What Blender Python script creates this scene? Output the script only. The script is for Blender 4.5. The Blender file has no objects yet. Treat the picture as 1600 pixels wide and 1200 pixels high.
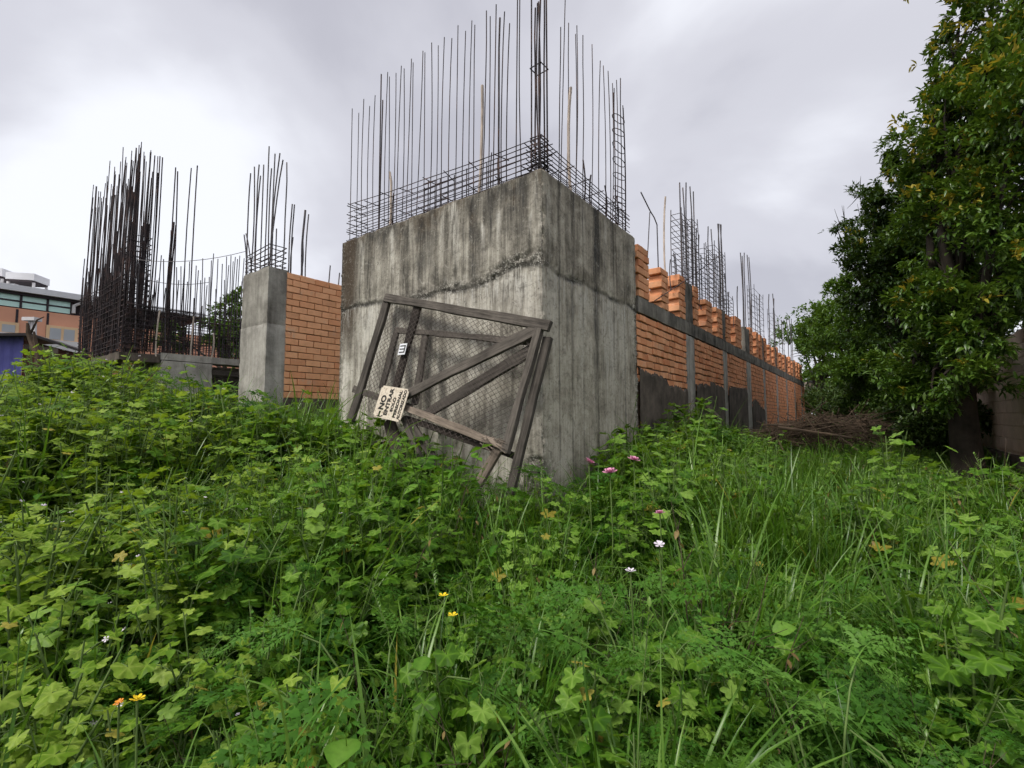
import bpy, bmesh, math, random
import numpy as np
from mathutils import Vector, Matrix, Euler, noise as mnoise

random.seed(7)
RNG = np.random.default_rng(11)
scene = bpy.context.scene
COL = scene.collection
R_ = math.radians

# ------------------------------------------------------------------ camera, sky, sun, exposure
EYE = 1.5
FPX = 740.0                      # focal length in pixels of the 1600 wide photograph
PITCH = math.atan(50.0 / FPX)
cam_data = bpy.data.cameras.new("camera")
cam_data.sensor_width = 36.0
cam_data.lens = FPX / 1600.0 * 36.0
cam_data.clip_start = 0.05
cam_data.clip_end = 2000.0
cam = bpy.data.objects.new("camera", cam_data)
cam.location = (0, 0, EYE)
cam.rotation_euler = (math.pi / 2 + PITCH, 0, 0)
COL.objects.link(cam)
scene.camera = cam

SUN_EL, SUN_AZ = R_(52), R_(-128)      # azimuth measured from +Y towards +X (sun behind the camera, to the left)
world = bpy.data.worlds.new("World")
scene.world = world
world.use_nodes = True
wt = world.node_tree
wt.nodes.clear()
def wn(t, **kw):
    n = wt.nodes.new(t)
    for k, v in kw.items():
        setattr(n, k, v)
    return n
w_out = wn('ShaderNodeOutputWorld')
w_bg = wn('ShaderNodeBackground')
w_bg.inputs['Strength'].default_value = 0.1
w_sky = wn('ShaderNodeTexSky', sky_type='NISHITA')
w_sky.sun_disc = False
w_sky.sun_elevation = SUN_EL
w_sky.sun_rotation = SUN_AZ
w_sky.air_density = 1.0
w_sky.dust_density = 3.0
w_tc = wn('ShaderNodeTexCoord')
w_sep = wn('ShaderNodeSeparateXYZ')
wt.links.new(w_tc.outputs['Generated'], w_sep.inputs[0])
w_add = wn('ShaderNodeMath', operation='MAXIMUM'); w_add.inputs[1].default_value = 0.0
wt.links.new(w_sep.outputs['Z'], w_add.inputs[0])
w_add2 = wn('ShaderNodeMath', operation='ADD'); w_add2.inputs[1].default_value = 0.42
wt.links.new(w_add.outputs[0], w_add2.inputs[0])
w_div = wn('ShaderNodeVectorMath', operation='DIVIDE')
w_cmb = wn('ShaderNodeCombineXYZ')
for i in range(3):
    wt.links.new(w_add2.outputs[0], w_cmb.inputs[i])
wt.links.new(w_tc.outputs['Generated'], w_div.inputs[0])
wt.links.new(w_cmb.outputs[0], w_div.inputs[1])
w_map = wn('ShaderNodeMapping')
w_map.inputs['Location'].default_value = (8.908, 14.431, 0.0)
w_map.inputs['Scale'].default_value = (1.0, 1.0, 0.35)
wt.links.new(w_div.outputs[0], w_map.inputs[0])
w_n1 = wn('ShaderNodeTexNoise')
w_n1.inputs['Scale'].default_value = 1.25
w_n1.inputs['Detail'].default_value = 7.0
w_n1.inputs['Roughness'].default_value = 0.46
w_n1.inputs['Distortion'].default_value = 0.3
wt.links.new(w_map.outputs[0], w_n1.inputs['Vector'])
w_ramp = wn('ShaderNodeValToRGB')
cr = w_ramp.color_ramp
cr.interpolation = 'EASE'
cr.elements[0].position = 0.38; cr.elements[0].color = (0.285, 0.283, 0.315, 1)
cr.elements[1].position = 0.62; cr.elements[1].color = (0.505, 0.513, 0.545, 1)
e = cr.elements.new(0.47); e.color = (0.355, 0.354, 0.386, 1)
wt.links.new(w_n1.outputs['Fac'], w_ramp.inputs[0])
w_scale = wn('ShaderNodeVectorMath', operation='SCALE'); w_scale.inputs[3].default_value = 10.0
wt.links.new(w_ramp.outputs[0], w_scale.inputs[0])
w_mix = wn('ShaderNodeMixRGB'); w_mix.inputs[0].default_value = 0.93
wt.links.new(w_sky.outputs[0], w_mix.inputs[1])
wt.links.new(w_scale.outputs[0], w_mix.inputs[2])
wt.links.new(w_mix.outputs[0], w_bg.inputs[0])
wt.links.new(w_bg.outputs[0], w_out.inputs[0])

sun_data = bpy.data.lights.new("sun", 'SUN')
sun_data.energy = 1.5
sun_data.angle = R_(14)
sun_data.color = (1.0, 0.96, 0.88)
sun = bpy.data.objects.new("sun", sun_data)
sdir = Vector((math.cos(SUN_EL) * math.sin(SUN_AZ), math.cos(SUN_EL) * math.cos(SUN_AZ), math.sin(SUN_EL)))
sun.rotation_euler = sdir.to_track_quat('Z', 'Y').to_euler()
sun.location = (0, 0, 30)
COL.objects.link(sun)

scene.view_settings.view_transform = 'Standard'
scene.view_settings.look = 'None'
scene.view_settings.gamma = 1.0
scene.view_settings.exposure = 1.0
scene.cycles.max_bounces = 5
scene.cycles.diffuse_bounces = 2
scene.cycles.glossy_bounces = 2
scene.cycles.transmission_bounces = 4
scene.cycles.transparent_max_bounces = 2
scene.cycles.use_denoising = True
scene.cycles.use_adaptive_sampling = True
scene.cycles.adaptive_threshold = 0.03

# ------------------------------------------------------------------ the site's own axes
cp, sp = math.cos(PITCH), math.sin(PITCH)
CAM = Vector((0, 0, EYE))
def ray(px, py):
    x = (px - 800.0) / FPX; y = (600.0 - py) / FPX
    return Vector((x, cp - sp * y, sp + cp * y))
def at(px, py, Y):
    d = ray(px, py)
    return CAM + d * (Y / d.y)
AZ = math.atan(558.0 * cp / FPX)
dR = Vector((math.sin(AZ), math.cos(AZ), 0))      # along the long brick wall, away from the camera
dL = Vector((-math.cos(AZ), math.sin(AZ), 0))     # along the gate side of the concrete block
C0 = at(849, 650, 5.0); C0.z = 0
RZ = math.atan2(dR.y, dR.x)                       # rotation that turns local X into dR
LZ = math.atan2(dL.y, dL.x)
def P(r, l, z):
    return C0 + dR * r + dL * l + Vector((0, 0, z))
def rl(v):
    q = Vector((v[0], v[1], 0)) - C0
    return q.dot(dR), q.dot(dL)
def on_l(px, py, l):                              # pixel ray against the upright plane l = const -> (r, z)
    d = ray(px, py); q = CAM - C0
    t = (l - q.dot(dL)) / d.dot(dL)
    p = CAM + d * t
    return rl(p)[0], p.z
def on_r(px, py, r):
    d = ray(px, py); q = CAM - C0
    t = (r - q.dot(dR)) / d.dot(dR)
    p = CAM + d * t
    return rl(p)[1], p.z
def project(v):
    d = Vector(v) - CAM
    y = d.y * cp + d.z * sp
    zz = -d.y * sp + d.z * cp
    if y < 0.05:
        return None
    return 800 + FPX * d.x / y, 600 - FPX * zz / y

# ------------------------------------------------------------------ object helpers
def tag(o, label=None, cat=None, group=None, kind=None):
    if label: o["label"] = label
    if cat: o["category"] = cat
    if group: o["group"] = group
    if kind: o["kind"] = kind
    return o
def empty(name, loc=(0, 0, 0), rz=0.0):
    o = bpy.data.objects.new(name, None)
    o.empty_display_size = 0.2
    o.location = loc; o.rotation_euler = (0, 0, rz)
    COL.objects.link(o)
    return o
def link(name, mesh, parent=None, mw=None):
    o = bpy.data.objects.new(name, mesh)
    COL.objects.link(o)
    if parent is not None:
        o.parent = parent
        o.matrix_parent_inverse = basis(parent).inverted()
    if mw is not None:
        o.matrix_basis = mw
    return o
def basis(o):
    m = o.matrix_basis.copy()
    if o.parent is not None:
        m = basis(o.parent) @ o.matrix_parent_inverse @ m
    return m
def mesh(name, verts, faces, mats=None, smooth=False):
    me = bpy.data.meshes.new(name)
    me.from_pydata([tuple(v) for v in verts], [], faces)
    if mats:
        for m in (mats if isinstance(mats, (list, tuple)) else [mats]):
            me.materials.append(m)
    if smooth:
        me.polygons.foreach_set('use_smooth', [True] * len(me.polygons))
    me.update()
    return me
class MB:
    """collects boxes and tubes; one mesh at the end"""
    def __init__(self):
        self.v = []; self.f = []; self.mi = []
    def add(self, verts, faces, mi=0):
        b = len(self.v)
        self.v += [tuple(v) for v in verts]
        self.f += [tuple(i + b for i in f) for f in faces]
        self.mi += [mi] * len(faces)
    def box(self, x0, x1, y0, y1, z0, z1, M=None, mi=0):
        vs = [Vector((x, y, z)) for z in (z0, z1) for y in (y0, y1) for x in (x0, x1)]
        if M is not None: vs = [M @ v for v in vs]
        self.add(vs, [(0, 2, 3, 1), (4, 5, 7, 6), (0, 1, 5, 4), (2, 6, 7, 3), (0, 4, 6, 2), (1, 3, 7, 5)], mi)
    def tube(self, pts, rad, n=6, mi=0, cap=True):
        pts = [Vector(p) for p in pts]
        k = len(pts)
        rads = rad if isinstance(rad, (list, tuple)) else [rad] * k
        rings = []
        up = None
        for i, p in enumerate(pts):
            t = (pts[min(i + 1, k - 1)] - pts[max(i - 1, 0)])
            if t.length < 1e-9: t = Vector((0, 0, 1))
            t.normalize()
            if up is None:
                up = t.orthogonal().normalized()
            else:
                up = (up - t * up.dot(t))
                if up.length < 1e-6: up = t.orthogonal()
                up.normalize()
            s = t.cross(up)
            rings.append([p + (up * math.cos(a) + s * math.sin(a)) * rads[i] for a in [2 * math.pi * j / n for j in range(n)]])
        vs = [v for r in rings for v in r]
        fs = []
        for i in range(k - 1):
            for j in range(n):
                a = i * n + j; b = i * n + (j + 1) % n
                fs.append((a, b, b + n, a + n))
        if cap:
            fs.append(tuple(range(n - 1, -1, -1))); fs.append(tuple((k - 1) * n + j for j in range(n)))
        self.add(vs, fs, mi)
    def make(self, name, mats, smooth=False):
        me = mesh(name, self.v, self.f, mats, smooth)
        me.polygons.foreach_set('material_index', self.mi)
        return me
    def build(self, name, mats, parent=None, mw=None, smooth=False):
        return link(name, self.make(name, mats, smooth), parent, mw)

# ------------------------------------------------------------------ materials
class NT:
    def __init__(self, name):
        self.m = bpy.data.materials.new(name)
        self.m.use_nodes = True
        self.t = self.m.node_tree
        self.t.nodes.clear()
        self.out = self.n('ShaderNodeOutputMaterial')
        self.b = self.n('ShaderNodeBsdfPrincipled')
        self.l(self.b.outputs[0], self.out.inputs[0])
    def n(self, t, **kw):
        x = self.t.nodes.new(t)
        for k, v in kw.items(): setattr(x, k, v)
        return x
    def l(self, a, b): self.t.links.new(a, b)
    def val(self, s, x):
        if hasattr(x, 'is_output') or isinstance(x, bpy.types.NodeSocket): self.l(x, s)
        else: s.default_value = x
    def math(self, op, a, b=0.0, c=0.0, clamp=False):
        x = self.n('ShaderNodeMath', operation=op); x.use_clamp = clamp
        self.val(x.inputs[0], a); self.val(x.inputs[1], b)
        if op in ('MULTIPLY_ADD', 'SMOOTH_MIN', 'WRAP', 'COMPARE'): self.val(x.inputs[2], c)
        return x.outputs[0]
    def mapr(self, v, a, b, c=0.0, d=1.0, smooth=True):
        x = self.n('ShaderNodeMapRange'); x.interpolation_type = 'SMOOTHSTEP' if smooth else 'LINEAR'; x.clamp = True
        self.val(x.inputs[0], v)
        x.inputs[1].default_value = a; x.inputs[2].default_value = b; x.inputs[3].default_value = c; x.inputs[4].default_value = d
        return x.outputs[0]
    def mix(self, f, a, b, mode='MIX'):
        x = self.n('ShaderNodeMixRGB', blend_type=mode)
        self.val(x.inputs[0], f)
        for s, v in ((x.inputs[1], a), (x.inputs[2], b)):
            if isinstance(v, (tuple, list)): s.default_value = (v[0], v[1], v[2], 1)
            else: self.l(v, s)
        return x.outputs[0]
    def noise(self, vec, scale=1.0, detail=4.0, rough=0.5, dist=0.0, mp=None):
        if mp is not None:
            q = self.n('ShaderNodeMapping'); q.inputs['Scale'].default_value = mp
            self.l(vec, q.inputs[0]); vec = q.outputs[0]
        x = self.n('ShaderNodeTexNoise')
        x.inputs['Scale'].default_value = scale; x.inputs['Detail'].default_value = detail
        x.inputs['Roughness'].default_value = rough; x.inputs['Distortion'].default_value = dist
        self.l(vec, x.inputs['Vector'])
        return x.outputs['Fac']
    def vor(self, vec, scale=1.0, feature='F1', mp=None):
        if mp is not None:
            q = self.n('ShaderNodeMapping'); q.inputs['Scale'].default_value = mp
            self.l(vec, q.inputs[0]); vec = q.outputs[0]
        x = self.n('ShaderNodeTexVoronoi', feature=feature)
        x.inputs['Scale'].default_value = scale
        self.l(vec, x.inputs['Vector'])
        return x.outputs['Distance']
    def ramp(self, v, stops):
        x = self.n('ShaderNodeValToRGB'); r = x.color_ramp
        r.elements[0].position = stops[0][0]; r.elements[0].color = (*stops[0][1], 1)
        r.elements[1].position = stops[-1][0]; r.elements[1].color = (*stops[-1][1], 1)
        for p, c in stops[1:-1]:
            q = r.elements.new(p); q.color = (*c, 1)
        self.val(x.inputs[0], v)
        return x.outputs[0]
    def obj(self): return self.n('ShaderNodeTexCoord').outputs['Object']
    def pos(self): return self.n('ShaderNodeNewGeometry').outputs['Position']
    def rand(self): return self.n('ShaderNodeObjectInfo').outputs['Random']
    def attr(self, name, out='Vector'): return self.n('ShaderNodeAttribute', attribute_name=name).outputs[out]
    def bump(self, h, strength=0.4, dist=0.02):
        x = self.n('ShaderNodeBump'); x.inputs['Strength'].default_value = strength; x.inputs['Distance'].default_value = dist
        self.l(h, x.inputs['Height']); self.l(x.outputs[0], self.b.inputs['Normal'])
    def fin(self, col, rough=0.85, spec=0.3, metal=0.0):
        self.val(self.b.inputs['Base Color'], col if not isinstance(col, tuple) else (*col, 1))
        self.val(self.b.inputs['Roughness'], rough)
        self.b.inputs['Specular IOR Level'].default_value = spec
        self.b.inputs['Metallic'].default_value = metal
        return self.m

M = {}
def mat_flat(name, col, rough=0.8, spec=0.3, var=0.25, scale=6.0, metal=0.0):
    t = NT(name)
    n = t.noise(t.pos(), scale, 5)
    c = t.mix(t.mapr(n, .3, .75), tuple(x * (1 - var) for x in col), tuple(min(1, x * (1 + var)) for x in col))
    t.bump(n, .15, .01)
    return t.fin(c, rough, spec, metal)
def mat_concrete():
    # weathered cast concrete for the big block: s runs along the faces, z up; side = 0 gate face, 1 long face
    t = NT('weathered_concrete')
    v = t.attr('sz'); sx = t.n('ShaderNodeSeparateXYZ'); t.l(v, sx.inputs[0])
    s, z = sx.outputs[0], sx.outputs[1]
    side = t.attr('side', 'Fac'); jd = t.attr('jd', 'Fac'); rg = t.attr('rough', 'Fac')
    n1 = t.noise(v, 1.0, 6, .6, .4, mp=(5.2, .3, 1))
    n2 = t.noise(v, 1.0, 6, .68, .3, mp=(19, 1.6, 1))
    n3 = t.noise(v, 2.6, 8, .62, .3)
    n4 = t.noise(v, 30, 7, .78)
    n5 = t.noise(v, 1.0, 3, .5, 0, mp=(60, 2.5, 1))
    g = t.math('ADD', t.math('MULTIPLY', n1, .42), t.math('MULTIPLY', n2, .30))
    g = t.math('ADD', g, t.math('MULTIPLY', n3, .28))
    g = t.math('ADD', t.math('MULTIPLY', t.math('SUBTRACT', g, .5), 2.1), .5)
    # the upper pour is darker than the lower one
    up = t.mapr(jd, -.05, .12)
    g = t.math('SUBTRACT', g, t.math('MULTIPLY', up, .02))
    g = t.math('ADD', g, t.math('MULTIPLY', t.mapr(jd, -.05, -.5), .07))
    base = t.ramp(g, [(.20, (.030, .028, .024)), (.34, (.105, .096, .080)), (.48, (.26, .238, .198)), (.60, (.43, .40, .338)), (.76, (.66, .625, .545))])
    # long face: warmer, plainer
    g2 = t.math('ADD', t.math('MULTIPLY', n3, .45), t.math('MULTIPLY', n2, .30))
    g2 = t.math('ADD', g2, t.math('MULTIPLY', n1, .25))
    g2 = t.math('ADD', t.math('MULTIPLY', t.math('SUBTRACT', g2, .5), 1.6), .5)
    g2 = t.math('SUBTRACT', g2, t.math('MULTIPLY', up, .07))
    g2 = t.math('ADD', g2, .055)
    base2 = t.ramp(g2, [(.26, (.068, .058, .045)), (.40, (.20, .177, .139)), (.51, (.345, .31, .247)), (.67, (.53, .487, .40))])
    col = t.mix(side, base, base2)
    stn = t.attr('stain', 'Fac')
    stf = t.math('MULTIPLY', t.math('MULTIPLY', stn, t.mapr(n2, .34, .60, .35, 1.45)), t.mapr(n5, .36, .62, .65, 1.2))
    col = t.mix(t.mapr(stf, .08, .95, 0, .9, False), col, t.mix(t.mapr(n3, .42, .6), (.030, .030, .031), (.062, .050, .038)))
    col = t.mix(t.mapr(t.math('MULTIPLY', stf, -1.0), .08, .9, 0, .8, False), col, t.mix(n2, (.46, .435, .38), (.68, .65, .585)))
    # brown moss running down from the top edge
    reach = t.math('ADD', t.math('MULTIPLY', n1, 3.6), t.math('MULTIPLY', n2, 1.6))
    reach = t.math('SUBTRACT', reach, 2.46)
    top = t.attr('down', 'Fac')
    dd = t.math('DIVIDE', top, t.math('MAXIMUM', t.math('MULTIPLY', reach, t.math('SUBTRACT', 1.45, side)), .03))
    moss = t.mapr(dd, 1.0, .1)
    mossc = t.mix(t.mapr(n3, .4, .62), (.028, .026, .024), (.075, .052, .03))
    col = t.mix(t.math('MULTIPLY', moss, t.math('SUBTRACT', .72, t.math('MULTIPLY', side, .45))), col, mossc)
    col = t.mix(t.math('MULTIPLY', t.mapr(t.attr('seam', 'Fac'), .05, .7), t.math('ADD', .22, t.math('MULTIPLY', side, .45))), col, (.045, .04, .033))
    # brown strip at the far end of the gate face
    strip = t.mapr(t.math('ADD', s, t.math('MULTIPLY', n3, .22)), 3.36, 3.56)
    strip = t.math('MULTIPLY', strip, t.mapr(t.math('ADD', z, t.math('MULTIPLY', n2, .5)), 2.55, 3.1))
    col = t.mix(t.math('MULTIPLY', strip, .85), col, (.062, .042, .026))
    # pour joint and what runs from it
    jl = t.mapr(t.math('ABSOLUTE', t.math('ADD', jd, t.math('MULTIPLY', t.math('SUBTRACT', n3, .5), .10))), .055, .004)
    col = t.mix(t.math('MULTIPLY', jl, t.mapr(n3, .38, .62, .25, .95)), col, (.03, .029, .026))
    drip = t.math('MULTIPLY', t.mapr(jd, -.75, -.04), t.mapr(n5, .50, .66))
    drip = t.math('MULTIPLY', drip, t.mapr(jd, .0, -.02))
    col = t.mix(t.math('MULTIPLY', drip, .55), col, (.62, .60, .55))
    # honeycombed patches: pale stones, dark holes
    vz = t.vor(v, 42)
    spk = t.mix(t.mapr(vz, .15, .5), (.52, .50, .44), (.05, .046, .04))
    col = t.mix(t.math('MULTIPLY', t.mapr(rg, .2, .85), .62), col, spk)
    # pits
    pit = t.mapr(t.vor(v, 1.0, mp=(24, 11, 1)), .17, .06)
    pit = t.math('MULTIPLY', pit, t.mapr(n3, .42, .55))
    col = t.mix(t.math('MULTIPLY', pit, .75), col, (.05, .046, .04))
    col = t.mix(t.mapr(n4, .52, .72, 0, .55), col, t.mix(.6, col, (.6, .57, .5)))
    col = t.mix(t.mapr(n4, .48, .30, 0, .65), col, (.05, .045, .038))
    sc2 = t.noise(v, 9, 9, .75, .8)
    col = t.mix(t.mapr(sc2, .50, .66, 0, .5), col, (.052, .046, .038))
    col = t.mix(t.mapr(sc2, .44, .32, 0, .35), col, (.62, .59, .52))
    # damp foot
    foot = t.mapr(t.math('ADD', z, t.math('MULTIPLY', n3, .8)), 1.25, .65)
    col = t.mix(t.math('MULTIPLY', foot, .7), col, (.06, .055, .045))
    h = t.math('ADD', t.math('MULTIPLY', n4, .5), t.math('MULTIPLY', n5, .5))
    h = t.math('ADD', h, t.math('MULTIPLY', vz, t.math('MULTIPLY', rg, 1.6)))
    h = t.math('SUBTRACT', h, t.math('MULTIPLY', pit, .8))
    t.bump(h, .55, .012)
    return t.fin(col, .9, .2)
M['block'] = mat_concrete()
def mat_cast(name, light, dark, streak=1.0):
    t = NT(name)
    v = t.pos()
    a = t.noise(v, 1.0, 6, .6, .3, mp=(5, 5, .45))
    b = t.noise(v, 3.0, 7, .65)
    c = t.noise(v, 45, 4, .7)
    g = t.math('ADD', t.math('MULTIPLY', a, .5 * streak), t.math('MULTIPLY', b, 1 - .5 * streak))
    col = t.ramp(g, [(.36, dark), (.5, tuple((x + y) / 2 for x, y in zip(light, dark))), (.63, light)])
    col = t.mix(t.mapr(c, .55, .72, 0, .35), col, tuple(x * .4 for x in dark))
    t.bump(t.math('ADD', c, b), .4, .012)
    return t.fin(col, .92, .2)
M['cast'] = mat_cast('pale_cast_concrete', (.50, .475, .425), (.17, .16, .14))
M['cast_dark'] = mat_cast('stained_cast_concrete', (.27, .25, .215), (.055, .052, .045))
M['mortar'] = mat_cast('grey_mortar', (.27, .19, .135), (.11, .075, .052), .3)
M['plaster'] = mat_cast('dark_cement_plaster', (.165, .135, .110), (.05, .042, .035), .5)
def mat_brick(name, a, b, c, stain=.5):
    t = NT(name)
    r = t.rand()
    col = t.ramp(r, [(0, a), (.45, b), (.8, c), (1, tuple(x * .8 for x in b))])
    n = t.noise(t.pos(), 9, 6, .65)
    n2 = t.noise(t.pos(), 60, 4, .7)
    n3 = t.noise(t.pos(), 1.3, 5, .6, mp=(1, 1, .5))
    col = t.mix(t.mapr(n, .45, .75, 0, .4), col, tuple(x * .68 for x in a))
    n6 = t.noise(t.pos(), 3.1, 7, .7)
    col = t.mix(t.mapr(n6, .56, .68, 0, .35), col, (.52, .44, .36))
    col = t.mix(t.mapr(n2, .55, .75, 0, .3), col, (.75, .52, .36))
    col = t.mix(t.mapr(n3, .5, .72, 0, stain), col, (.12, .07, .045))
    t.bump(t.math('ADD', n, n2), .35, .006)
    return t.fin(col, .9, .2)
M['brick'] = mat_brick('orange_fired_brick', (.74, .325, .16), (.84, .42, .225), (.63, .24, .11), .22)
M['brick_pale'] = mat_brick('pale_orange_brick', (.80, .395, .205), (.86, .45, .245), (.74, .325, .16), .06)
def mat_rebar():
    t = NT('rusty_rebar')
    n = t.noise(t.pos(), 5, 6, .6)
    n2 = t.noise(t.pos(), 90, 3)
    col = t.ramp(n, [(.33, (.022, .018, .020)), (.52, (.050, .038, .040)), (.72, (.120, .068, .054))])
    t.bump(n2, .5, .004)
    return t.fin(col, .75, .3, .2)
M['rebar'] = mat_rebar()
def mat_rebar_grey():
    t = NT('grey_weathered_rebar')
    n = t.noise(t.pos(), 4, 6, .6)
    col = t.ramp(n, [(.35, (.06, .055, .06)), (.55, (.115, .105, .11)), (.7, (.16, .12, .11))])
    return t.fin(col, .6, .4, .3)
M['rebar_grey'] = mat_rebar_grey()
def mat_wood(name, light, dark):
    t = NT(name)
    v = t.obj()
    rr = t.rand()
    off = t.n('ShaderNodeVectorMath', operation='ADD')
    cb = t.n('ShaderNodeCombineXYZ')
    for i in range(3): t.l(t.math('MULTIPLY', rr, 13.0 + i * 7), cb.inputs[i])
    t.l(v, off.inputs[0]); t.l(cb.outputs[0], off.inputs[1]); v = off.outputs[0]
    a = t.noise(v, 1, 7, .65, .6, mp=(2.2, 45, 45))
    b = t.noise(v, 3.5, 6, .6)
    c = t.noise(v, 1, 5, .7, 0, mp=(9, 160, 160))
    g = t.math('ADD', t.math('MULTIPLY', a, .6), t.math('MULTIPLY', b, .4))
    col = t.ramp(g, [(.34, dark), (.5, tuple((x + y) / 2 for x, y in zip(light, dark))), (.66, light)])
    col = t.mix(t.mapr(c, .5, .75, 0, .6), col, tuple(x * .35 for x in dark))
    col = t.mix(t.mapr(rr, 0, 1, 0, .35), col, tuple(x * .6 for x in dark))
    t.bump(t.math('ADD', a, c), .6, .006)
    return t.fin(col, .88, .2)
M['wood'] = mat_wood('weathered_grey_wood', (.175, .152, .130), (.024, .0205, .0175))
M['wood_dark'] = mat_wood('dark_wet_wood', (.075, .06, .05), (.018, .014, .012))
M['wood_pale'] = mat_wood('pale_split_wood', (.34, .275, .22), (.075, .058, .045))
M['pole'] = mat_flat('pale_pole', (.52, .43, .36), .7)
M['wire'] = mat_flat('rusted_fence_wire', (.075, .06, .052), .6, .4, .3, 9, .4)
def mat_sign():
    t = NT('stained_sign_board')
    n = t.noise(t.obj(), 34, 7, .72)
    n2 = t.noise(t.obj(), 9, 5, .6)
    col = t.mix(t.mapr(n, .5, .66), (.66, .58, .47), (.34, .26, .18))
    col = t.mix(t.mapr(n2, .55, .75, 0, .45), col, (.30, .23, .16))
    return t.fin(col, .75, .3)
M['sign'] = mat_sign()
M['ink'] = mat_flat('black_paint', (.022, .020, .018), .7, .3, .4, 60)
M['white'] = mat_flat('white_enamel', (.74, .75, .78), .5, .4, .06)
def mat_leaf(name, c1, c2, c3, trans=.36, gloss=.45, spec=.16, posvar=True):
    t = NT(name)
    r = t.rand()
    a = t.attr('tint', 'Fac')
    n = t.noise(t.pos(), .55, 3, .5) if posvar else .5
    k = t.math('ADD', t.math('MULTIPLY', r, .35), t.math('MULTIPLY', a, .45))
    k = t.math('ADD', k, t.math('MULTIPLY', n, .35) if posvar else .17)
    col = t.ramp(k, [(.28, c1), (.56, c2), (.88, c3)])
    fine = t.noise(t.pos(), 55, 3, .6)
    col = t.mix(t.mapr(fine, .4, .75, 0, .28), col, tuple(x * .45 for x in c1))
    t.fin(col, gloss, spec)
    tr = t.n('ShaderNodeBsdfTranslucent')
    tc = t.mix(.5, col, (c3[0] * 1.4, c3[1] * 1.4, c3[2] * .4))
    t.l(tc, tr.inputs[0])
    mx = t.n('ShaderNodeMixShader'); mx.inputs[0].default_value = trans
    t.l(t.b.outputs[0], mx.inputs[1]); t.l(tr.outputs[0], mx.inputs[2])
    t.l(mx.outputs[0], t.out.inputs[0])
    return t.m
M['mallow'] = mat_leaf('mallow_leaf', (.034, .095, .007), (.104, .222, .017), (.240, .385, .068))
M['mallow_y'] = mat_leaf('yellowish_mallow_leaf', (.056, .130, .007), (.152, .265, .018), (.315, .430, .070))
M['grass'] = mat_leaf('grass_blade', (.025, .078, .006), (.070, .176, .013), (.18, .31, .055), .34, .32, .35)
M['fern'] = mat_leaf('hemlock_leaf', (.024, .080, .008), (.062, .175, .018), (.150, .300, .050), .34)
M['herb'] = mat_leaf('small_herb_leaf', (.018, .064, .004), (.052, .145, .008), (.145, .275, .026), .34)
M['broad'] = mat_leaf('broad_herb_leaf', (.030, .105, .008), (.080, .210, .016), (.17, .33, .045), .36)
M['stem'] = mat_flat('green_stem', (.11, .17, .045), .6, .3)
M['dry'] = mat_leaf('dry_leaf', (.20, .16, .025), (.28, .24, .035), (.36, .32, .06), .3)
M['loquat'] = mat_leaf('loquat_leaf', (.018, .052, .006), (.055, .122, .014), (.140, .225, .030), .2, .38, .45, False)
M['loquat_young'] = mat_leaf('young_yellow_leaf', (.17, .19, .02), (.30, .27, .03), (.44, .33, .05), .3, .5, .3, False)
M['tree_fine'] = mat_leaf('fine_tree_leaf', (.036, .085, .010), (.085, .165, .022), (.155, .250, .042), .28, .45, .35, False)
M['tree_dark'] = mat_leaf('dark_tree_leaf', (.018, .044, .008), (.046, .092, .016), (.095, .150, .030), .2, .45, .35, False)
M['bark'] = mat_cast('tree_bark', (.048, .039, .030), (.012, .010, .008), .6)
M['twig'] = mat_cast('dead_twig', (.115, .08, .055), (.03, .022, .016), .4)
M['petal_pink'] = mat_flat('pink_petal', (.62, .27, .40), .7, .2, .2, 40)
M['petal_white'] = mat_flat('pale_lilac_petal', (.68, .62, .68), .7, .2, .1, 40)
M['petal_yellow'] = mat_flat('yellow_petal', (.78, .55, .02), .6, .2, .1, 40)
M['petal_orange'] = mat_flat('orange_petal', (.70, .27, .03), .6, .2, .1, 40)
def mat_ground():
    t = NT('dark_soil')
    n = t.noise(t.pos(), 1.2, 8, .6)
    n2 = t.noise(t.pos(), 22, 6, .7)
    col = t.mix(t.mapr(n, .4, .65), (.028, .026, .015), (.026, .040, .013))
    col = t.mix(t.mapr(n2, .5, .7, 0, .6), col, (.06, .048, .03))
    t.bump(n2, .6, .04)
    return t.fin(col, .95, .15)
M['ground'] = mat_ground()

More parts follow.
